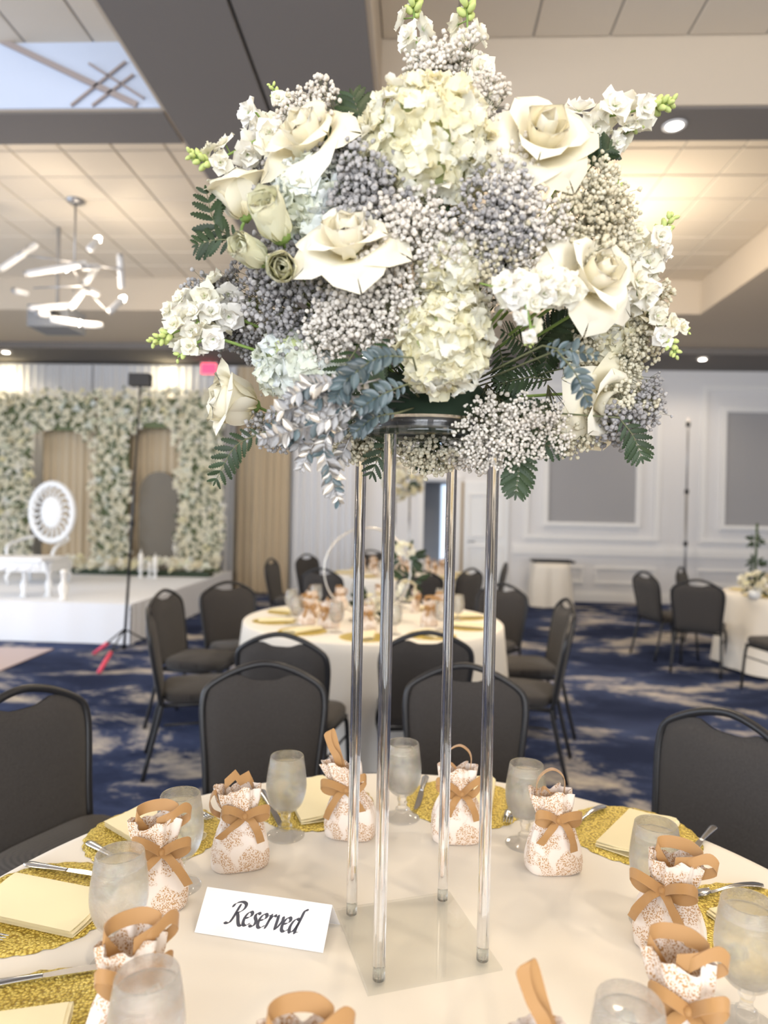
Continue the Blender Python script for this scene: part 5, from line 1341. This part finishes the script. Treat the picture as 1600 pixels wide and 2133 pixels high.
for x_, y_, d_ in ((1000, 875, 1.08), (1035, 865, 1.07), (1075, 860, 1.06), (1110, 880, 1.05), (1020, 915, 1.07), (1062, 905, 1.05), (1100, 925, 1.06), (1000, 945, 1.09), (1050, 945, 1.07), (1130, 860, 1.08), (1165, 900, 1.07), (975, 905, 1.10)):
    gyp(x_, y_, 'gyp', 'in bright white along the lower right rim', 1, .62, d_)
for cx, cy, rx_, ry_, n, mt, rg, kk in regions:
    for i in range(n):
        a = rnd.uniform(0, 6.28); q = rnd.uniform(0, 1) ** .5
        gyp(cx + rx_ * q * math.cos(a), cy + ry_ * q * math.sin(a), mt, rg, kk * rnd.uniform(.96, 1.03), rnd.uniform(.8, 1.1))

# ---- fern fronds and silver leaves
def pinna(kind, mat, seed=0):
    r = random.Random(seed); b = MB()
    if kind == 'fern':
        up, dn = [], []
        for i in range(7):
            y = i / 7; w = .20 * math.sin(PI * (y * .85 + .12)) ** .7
            up += [(w * .72, y), (w * 1.12, y + .10)]; dn += [(-w * .72, y), (-w * 1.12, y + .10)]
        vs = [(0, 0, 0)]; ol = up + [(0, 1.08)] + dn[::-1]
        vs = [(0, y, -.05 * y * y) for y in np.linspace(0, 1, 8)]
        b.add([(x, y, .05 * abs(x) - .12 * y * y) for x, y in ol] , [])
        n = len(up); m = len(ol)
        c0 = m
        b.v += [(0, float(y), .03 - .12 * float(y * y)) for y in np.linspace(0, 1, 8)]
        for i in range(7):
            for s_ in (0, 1):
                a = (lambda k: k if s_ == 0 else m - 1 - k)
                q = [c0 + i, a(2 * i), a(2 * i + 1), c0 + i + 1]
                if s_: q = q[::-1]
                b.f.append(tuple(q)); b.m.append(0)
                if i < 6:
                    q = (c0 + i + 1, a(2 * i + 1), a(2 * i + 2)); b.f.append(q if s_ == 0 else q[::-1]); b.m.append(0)
        q = (c0 + 7, 13, 14); b.f.append(q); b.m.append(0); b.f.append((c0 + 7, 14, m - 1 - 13)); b.m.append(0)
    else:
        b.grid(lambda u, v: Vector(((2 * u - 1) * .26 * math.sin(PI * min(1, v * .93 + .06)) ** .75, v, .12 * (2 * u - 1) ** 2 * .6 - .10 * v * v)), 4, 6)
    return b.mesh('leaflet', mat)
PIN = {'fern': pinna('fern', M_['fern']), 'silver': pinna('leaf', M_['silver']), 'blue': pinna('leaf', M_['bluefern']), 'palesilver': pinna('leaf', M_['palesilver'])}
def frond(pts, kind, W_, label, n=13, seed=0, group='fern fronds in the bouquet', bip=False, norm=None, name='fern_frond', cat='fern', taper=1.0):
    r = random.Random(seed); path = catmull([P(*a) for a in pts], 5); o = path[0]
    t = thing(name, label, cat, Matrix.Translation(o), group)
    lp = [p - o for p in path]; m = len(lp)
    obj('rachis', MB().tube([(FOAM - o) * .85] + lp, [.0016] + [.0016 - .0011 * i / m for i in range(m)], 5), M_['twig' if kind != 'silver' else 'silver'], t)
    nn = norm or (-fwd)
    for i in range(n):
        f = .10 + .88 * i / (n - 1); j = min(int(f * (m - 1)), m - 2); p = lp[j].lerp(lp[j + 1], f * (m - 1) - j); tan = (lp[j + 1] - lp[j]).normalized()
        s = W_ * math.sin(PI * min(1, (1 - f) * .80 + .14)) ** .8 * (taper if f < .15 else 1)
        zv = (nn - tan * nn.dot(tan)).normalized(); side0 = tan.cross(zv)
        for sd in (-1, 1):
            jt = .05 if kind == 'fern' else .42
            yv = (side0 * sd + tan * (.55 + .5 * f + r.uniform(-jt, jt)) + zv * r.uniform(-jt, jt)).normalized()
            s_ = s; s = s * (1 if kind == 'fern' else r.uniform(.8, 1.25))
            z2 = (zv + side0 * sd * r.uniform(-.3, .5) + tan * r.uniform(-.2, .2)); z2 = (z2 - yv * z2.dot(yv)).normalized(); x2 = yv.cross(z2)
            Mx = Matrix(((x2.x, yv.x, z2.x, p.x), (x2.y, yv.y, z2.y, p.y), (x2.z, yv.z, z2.z, p.z), (0, 0, 0, 1))) @ Matrix.Diagonal((s * (.85 if kind == 'fern' else 1.0), s, s, 1)); s = s_
            link('leaflet', PIN[kind] if kind != 'silver' else PIN[r.choice(('silver', 'silver', 'silver', 'palesilver', 'palesilver', 'blue'))], t, Mx)
    p = lp[-1]; tan = (lp[-1] - lp[-3]).normalized(); zv = (nn - tan * nn.dot(tan)).normalized(); x2 = tan.cross(zv); s = W_ * .35
    link('leaflet', PIN[kind], t, Matrix(((x2.x, tan.x, zv.x, p.x), (x2.y, tan.y, zv.y, p.y), (x2.z, tan.z, zv.z, p.z), (0, 0, 0, 1))) @ Matrix.Scale(s, 4))
    return t
frond([(790, 330, 1.06), (760, 270, 1.05), (735, 200, 1.06)], 'fern', .046, 'dark fern frond left of the top hydrangea, pointing up', 12, 1)
frond([(800, 340, 1.04), (740, 310, 1.03), (660, 290, 1.05)], 'fern', .040, 'dark fern frond left of the top hydrangea, pointing left', 9, 2)
frond([(500, 500, 1.10), (450, 470, 1.09), (430, 400, 1.1)], 'fern', .040, 'dark fern frond at the upper left rim', 8, 3)
frond([(510, 500, 1.06), (450, 500, 1.08), (412, 510, 1.09)], 'fern', .034, 'dark fern frond below the upper left rim frond', 7, 4)
frond([(550, 900, 1.12), (490, 930, 1.12), (450, 1000, 1.13)], 'fern', .032, 'dark fern frond drooping at the lower left', 9, 5)
frond([(1060, 900, 1.12), (1080, 960, 1.11), (1075, 1026, 1.1)], 'fern', .036, 'fern frond hanging beside the front right rod', 13, 6)
frond([(1050, 905, 1.12), (1110, 920, 1.12), (1168, 935, 1.12)], 'fern', .032, 'fern frond pointing right under the lower right rose', 8, 7)
frond([(1290, 870, 1.15), (1320, 910, 1.15), (1336, 952, 1.15)], 'fern', .034, 'grey-green fern frond at the lower right rim', 8, 8)
frond([(870, 890, 1.24), (930, 925, 1.26), (1010, 960, 1.27)], 'fern', .034, 'fern frond behind the right rods under the plate', 8, 9)
frond([(830, 900, 1.2), (800, 930, 1.22), (775, 985, 1.22)], 'fern', .034, 'fern frond between the left rods under the plate', 8, 10)
frond([(960, 930, 1.30), (910, 945, 1.31), (870, 965, 1.32)], 'fern', .034, 'fern frond pointing left behind the rods', 7, 11)
# inner dark foliage seen through the gaps
inner = [((1000, 600), (1090, 560)), ((1010, 640), (1080, 520)), ((1130, 760), (1050, 690)), ((1150, 790), (1040, 800)), ((1100, 740), (1180, 660)), ((1110, 830), (1000, 870)), ((1160, 850), (1080, 880)), ((700, 800), (820, 850)), ((860, 700), (790, 860)), ((640, 620), (600, 560)),
         ((830, 470), (770, 470)), ((950, 470), (900, 440)), ((1120, 430), (1060, 400)), ((1230, 350), (1270, 310)), ((640, 640), (620, 720)), ((1040, 720), (1060, 840)), ((980, 840), (900, 880)), ((760, 820), (730, 900)), ((1200, 760), (1190, 690)), ((1160, 680), (1130, 780))]
for k, (a, b_) in enumerate(inner):
    pa, _ = on(a[0], a[1], .72); pb, _ = on(b_[0], b_[1], .84)
    da, db = (pa - CP).dot(fwd), (pb - CP).dot(fwd)
    frond([(a[0], a[1], da), ((a[0] + b_[0]) / 2, (a[1] + b_[1]) / 2 - 8, (da + db) / 2 - .01), (b_[0], b_[1], db)], 'fern', .032, where('dark inner fern frond', (a[0] + b_[0]) / 2, (a[1] + b_[1]) / 2), 11, 30 + k, 'inner fern fronds between the flowers')
gs = 'silver-painted leaf sprays in the bouquet'
def silver(pts, W_, label, n, seed, kind='silver'):
    frond(pts, kind, W_, label, n, seed, gs if kind == 'silver' else 'blue-green leaf sprays in the bouquet', name='silver_leaf_spray' if kind == 'silver' else 'leaf_spray', cat='leaf spray')
silver([(790, 790, .96), (700, 815, .95), (630, 845, .97), (560, 862, 1.0)], .024, 'silver leaf spray running left along the lower left front', 20, 1)
silver([(760, 830, .97), (680, 875, .96), (600, 900, .98), (545, 915, 1.0)], .022, 'silver leaf spray low at the left rim', 18, 2)
silver([(700, 870, .98), (675, 930, .98), (690, 990, .98), (706, 1046, .99)], .021, 'silver leaf spray hanging lowest left of the rods', 17, 3)
silver([(690, 880, 1.0), (650, 930, 1.0), (628, 975, 1.0)], .019, 'silver leaf spray hanging left of the lowest one', 9, 4)
silver([(800, 810, .98), (740, 850, .97), (680, 845, .96), (620, 870, .97)], .022, 'silver leaf spray in the middle of the lower left front', 16, 20)
silver([(740, 880, 1.0), (700, 905, 1.0), (640, 925, 1.01), (590, 915, 1.02)], .021, 'silver leaf spray at the bottom edge left of the rods', 14, 21)
silver([(640, 880, 1.0), (600, 880, 1.0), (560, 895, 1.02)], .020, 'silver leaf tuft under the lower left rose', 10, 22)
silver([(730, 910, 1.04), (710, 950, 1.04), (680, 985, 1.04)], .019, 'silver leaf tuft behind the lowest hanging silver spray', 10, 23)
silver([(830, 860, 1.0), (780, 870, .99), (740, 900, .99)], .022, 'blue-green leaf tuft beside the front left rod top', 9, 24, 'blue')
frond([(830, 700, 1.05), (780, 760, 1.02), (740, 840, 1.02)], 'fern', .034, 'dark fern frond behind the blue-green spray', 11, 25)
frond([(760, 700, 1.07), (700, 790, 1.03), (640, 850, 1.03)], 'fern', .034, 'dark fern frond behind the silver sprays', 11, 26)
silver([(720, 800, .94), (660, 800, .94), (600, 830, .96)], .021, 'silver leaf spray above the lower left front one', 14, 5)
silver([(860, 745, .95), (790, 745, .93), (725, 790, .93), (700, 830, .94)], .025, 'blue-green leaf spray left of the lower hydrangea', 16, 6, 'blue')
silver([(850, 800, .97), (800, 820, .95), (750, 850, .95)], .022, 'blue-green leaf spray under the lower hydrangea', 8, 7, 'blue')
silver([(1160, 730, .97), (1200, 780, .95), (1225, 840, .95)], .020, 'blue-green leaf spray above the lower right rose', 9, 8, 'blue')
silver([(1130, 720, .98), (1180, 730, .97), (1240, 740, .98)], .020, 'blue-green leaf spray under the right rose', 8, 9, 'blue')

# ================================================================ OTHER TABLES' SETTINGS
SEATS = {10: ['right side', 'back right', 'back just right of the middle', 'back just left of the middle', 'back left', 'left side', 'front left', 'front just left of the middle', 'front just right of the middle', 'front right'],
         8: ['right side', 'back right', 'back', 'back left', 'left side', 'front left', 'front', 'front right']}
def far_setting(cx, cy, n, a0, tab, r_b=.5, hoop=False, bagn=8):
    for k in range(n):
        who = '%s, at its %s' % (tab, SEATS[n][k])
        a = a0 + 2 * PI * k / n
        if k < bagn:
            x, y = cx + .50 * math.cos(a), cy + .50 * math.sin(a)
            q = copy_tree(bag_proto[k % 3], None, TR(x, y, TZ + .001, a * 1.3), 'small favour bag on the %s' % who, 'favour bags on the %s' % tab)
        x, y = cx + .70 * math.cos(a), cy + .70 * math.sin(a)
        B = Matrix.Translation((x, y, TZ + .0012)) @ Matrix.Rotation(a + PI / 2, 4, 'Z')
        tag(link('place_mat', MATM, None, B), 'gold place mat on the %s' % who, 'place mat', 'gold place mats on the %s' % tab)
        tag(link('napkin', NAPM, None, B @ Matrix.Translation((0, 0, .003))), 'cream napkin on the %s' % who, 'napkin', 'cream napkins on the %s' % tab)
        x, y = cx + .60 * math.cos(a + .3), cy + .60 * math.sin(a + .3)
        copy_tree(gob, None, TR(x, y, TZ + .001), 'water goblet on the %s' % who, 'water goblets on the %s' % tab)
bag_proto = []
mm = [(P(640, 1270, 4.55), 'fold', 'leftmost favour bag of the middle table cluster'), (P(690, 1270, 4.45), 'arch', 'second favour bag of the middle table cluster'), (P(895, 1275, 4.6), 'loop', 'orange-toned favour bag right of the middle table flowers')]
for q, st, lb in mm:
    bag_proto.append(make_bag(lb, TR(q.x, q.y, TZ + .001, .2, 1.05), len(bag_proto) + 60, st, (0, 0), False, 'favour bags on the middle table'))
far_setting(mc.x, mc.y, 10, .3, 'middle table')
far_setting(fc.x, fc.y, 8, .1, 'far table')
far_setting(rc.x, rc.y, 8, .2, 'right table')
CL = [FW[0], FW[2], FW[3]]
def cluster(t, c, R, n, seed, sc=(.022, .04), sq=(1, 1, 1)):
    r = random.Random(seed)
    for i in range(n):
        v = Vector((r.gauss(0, 1), r.gauss(0, 1), r.gauss(0, 1) * .9 + .2)).normalized()
        p = c + Vector((v.x * R * sq[0], v.y * R * sq[1], v.z * R * sq[2])) * r.uniform(.75, 1)
        link('flower', CL[i % 3], t, facing(p, v, r.uniform(0, 6), r.uniform(*sc)))
def leaves(t, c, R, n, seed, L_=.09):
    r = random.Random(seed)
    for i in range(n):
        v = Vector((r.gauss(0, 1), r.gauss(0, 1), r.gauss(0, .8))).normalized(); z = v.cross(Vector((0, 0, 1))).normalized()
        x2 = v.cross(z); p = c + v * R * .6
        link('leaf', PIN['fern'], t, Matrix(((x2.x, v.x, z.x, p.x), (x2.y, v.y, z.y, p.y), (x2.z, v.z, z.z, p.z), (0, 0, 0, 1))) @ Matrix.Scale(L_ * r.uniform(.7, 1.2), 4))
# middle table: flowers at the foot of a round hoop
hq = P(765, 1190, 4.75)
t = thing('hoop_centrepiece', 'round metal hoop with flowers at its foot on the middle table', 'centrepiece', Vector((hq.x, hq.y, TZ + .001)))
HR = .305; hz_ = hq.z - TZ
obj('hoop', MB().tube([(HR * math.cos(a), 0, hz_ + HR * math.sin(a)) for a in [2 * PI * k / 56 for k in range(56)]], .006, 8, closed=True), M_['brass'], t)
obj('base_disc', MB().lathe([(0, 0), (.12, 0), (.12, .012), (0, .012)], 24).tube([(0, 0, .01), (0, 0, max(.02, hz_ - HR))], .012), M_['brass'], t)
cluster(t, Vector((.05, -.03, .10)), .13, 46, 5, sq=(1.2, 1, .8)); leaves(t, Vector((.04, -.02, .08)), .15, 22, 6)
cluster(t, Vector((.26, 0, hz_ + .16)), .07, 14, 7); leaves(t, Vector((.27, 0, hz_ + .10)), .10, 16, 8); leaves(t, Vector((.30, 0, hz_ - .06)), .10, 12, 9); cluster(t, Vector((.28, 0, hz_ - .13)), .07, 12, 10)
# far table: tall stand with a ball of flowers
t = thing('tall_centrepiece', 'tall clear stand with a ball of pale yellow flowers on the far table', 'centrepiece', Vector((P(838, 1066, 8.4).x, P(838, 1066, 8.4).y, TZ + .001)))
zb_ = P(838, 1008, 8.4).z - TZ
obj('base_plate', MB().box(-.12, .12, -.12, .12, 0, .008), M_['acryl'], t, smooth=False)
for sx in (-1, 1):
    for sy in (-1, 1): obj('rod', MB().tube([(sx * .09, sy * .09, .008), (sx * .09, sy * .09, zb_ - .15)], .011, 10), M_['acryl'], t)
obj('top_plate', MB().lathe([(0, zb_ - .15), (.14, zb_ - .15), (.14, zb_ - .14), (0, zb_ - .14)], 24), M_['acryl'], t)
leaves(t, Vector((0, 0, zb_)), .16, 20, 12, .14); cluster(t, Vector((0, 0, zb_ + .02)), .26, 110, 11, (.04, .07))
# right table: flowers in a low bowl with a slim green stem column
q = P(1572, 1232, 6.6)
t = thing('green_centrepiece', 'tall narrow green centrepiece with white flowers at its foot on the right table', 'centrepiece', Vector((q.x, q.y, TZ + .001)))
obj('vase', MB().lathe([(0, 0), (.05, 0), (.06, .03), (.05, .08), (.045, .08), (.05, .03), (0, .01)], 20), M_['white'], t)
obj('column', MB().tube([(0, 0, .05), (.01, 0, P(1572, 1090, 6.6).z - TZ)], .012), M_['fern'], t)
leaves(t, Vector((0, 0, .55)), .05, 18, 14, .07); leaves(t, Vector((0, 0, .35)), .05, 16, 15, .07); leaves(t, Vector((0, 0, .12)), .10, 14, 16)
cluster(t, Vector((0, 0, .15)), .13, 40, 17, (.03, .05), (1.3, 1, .8))
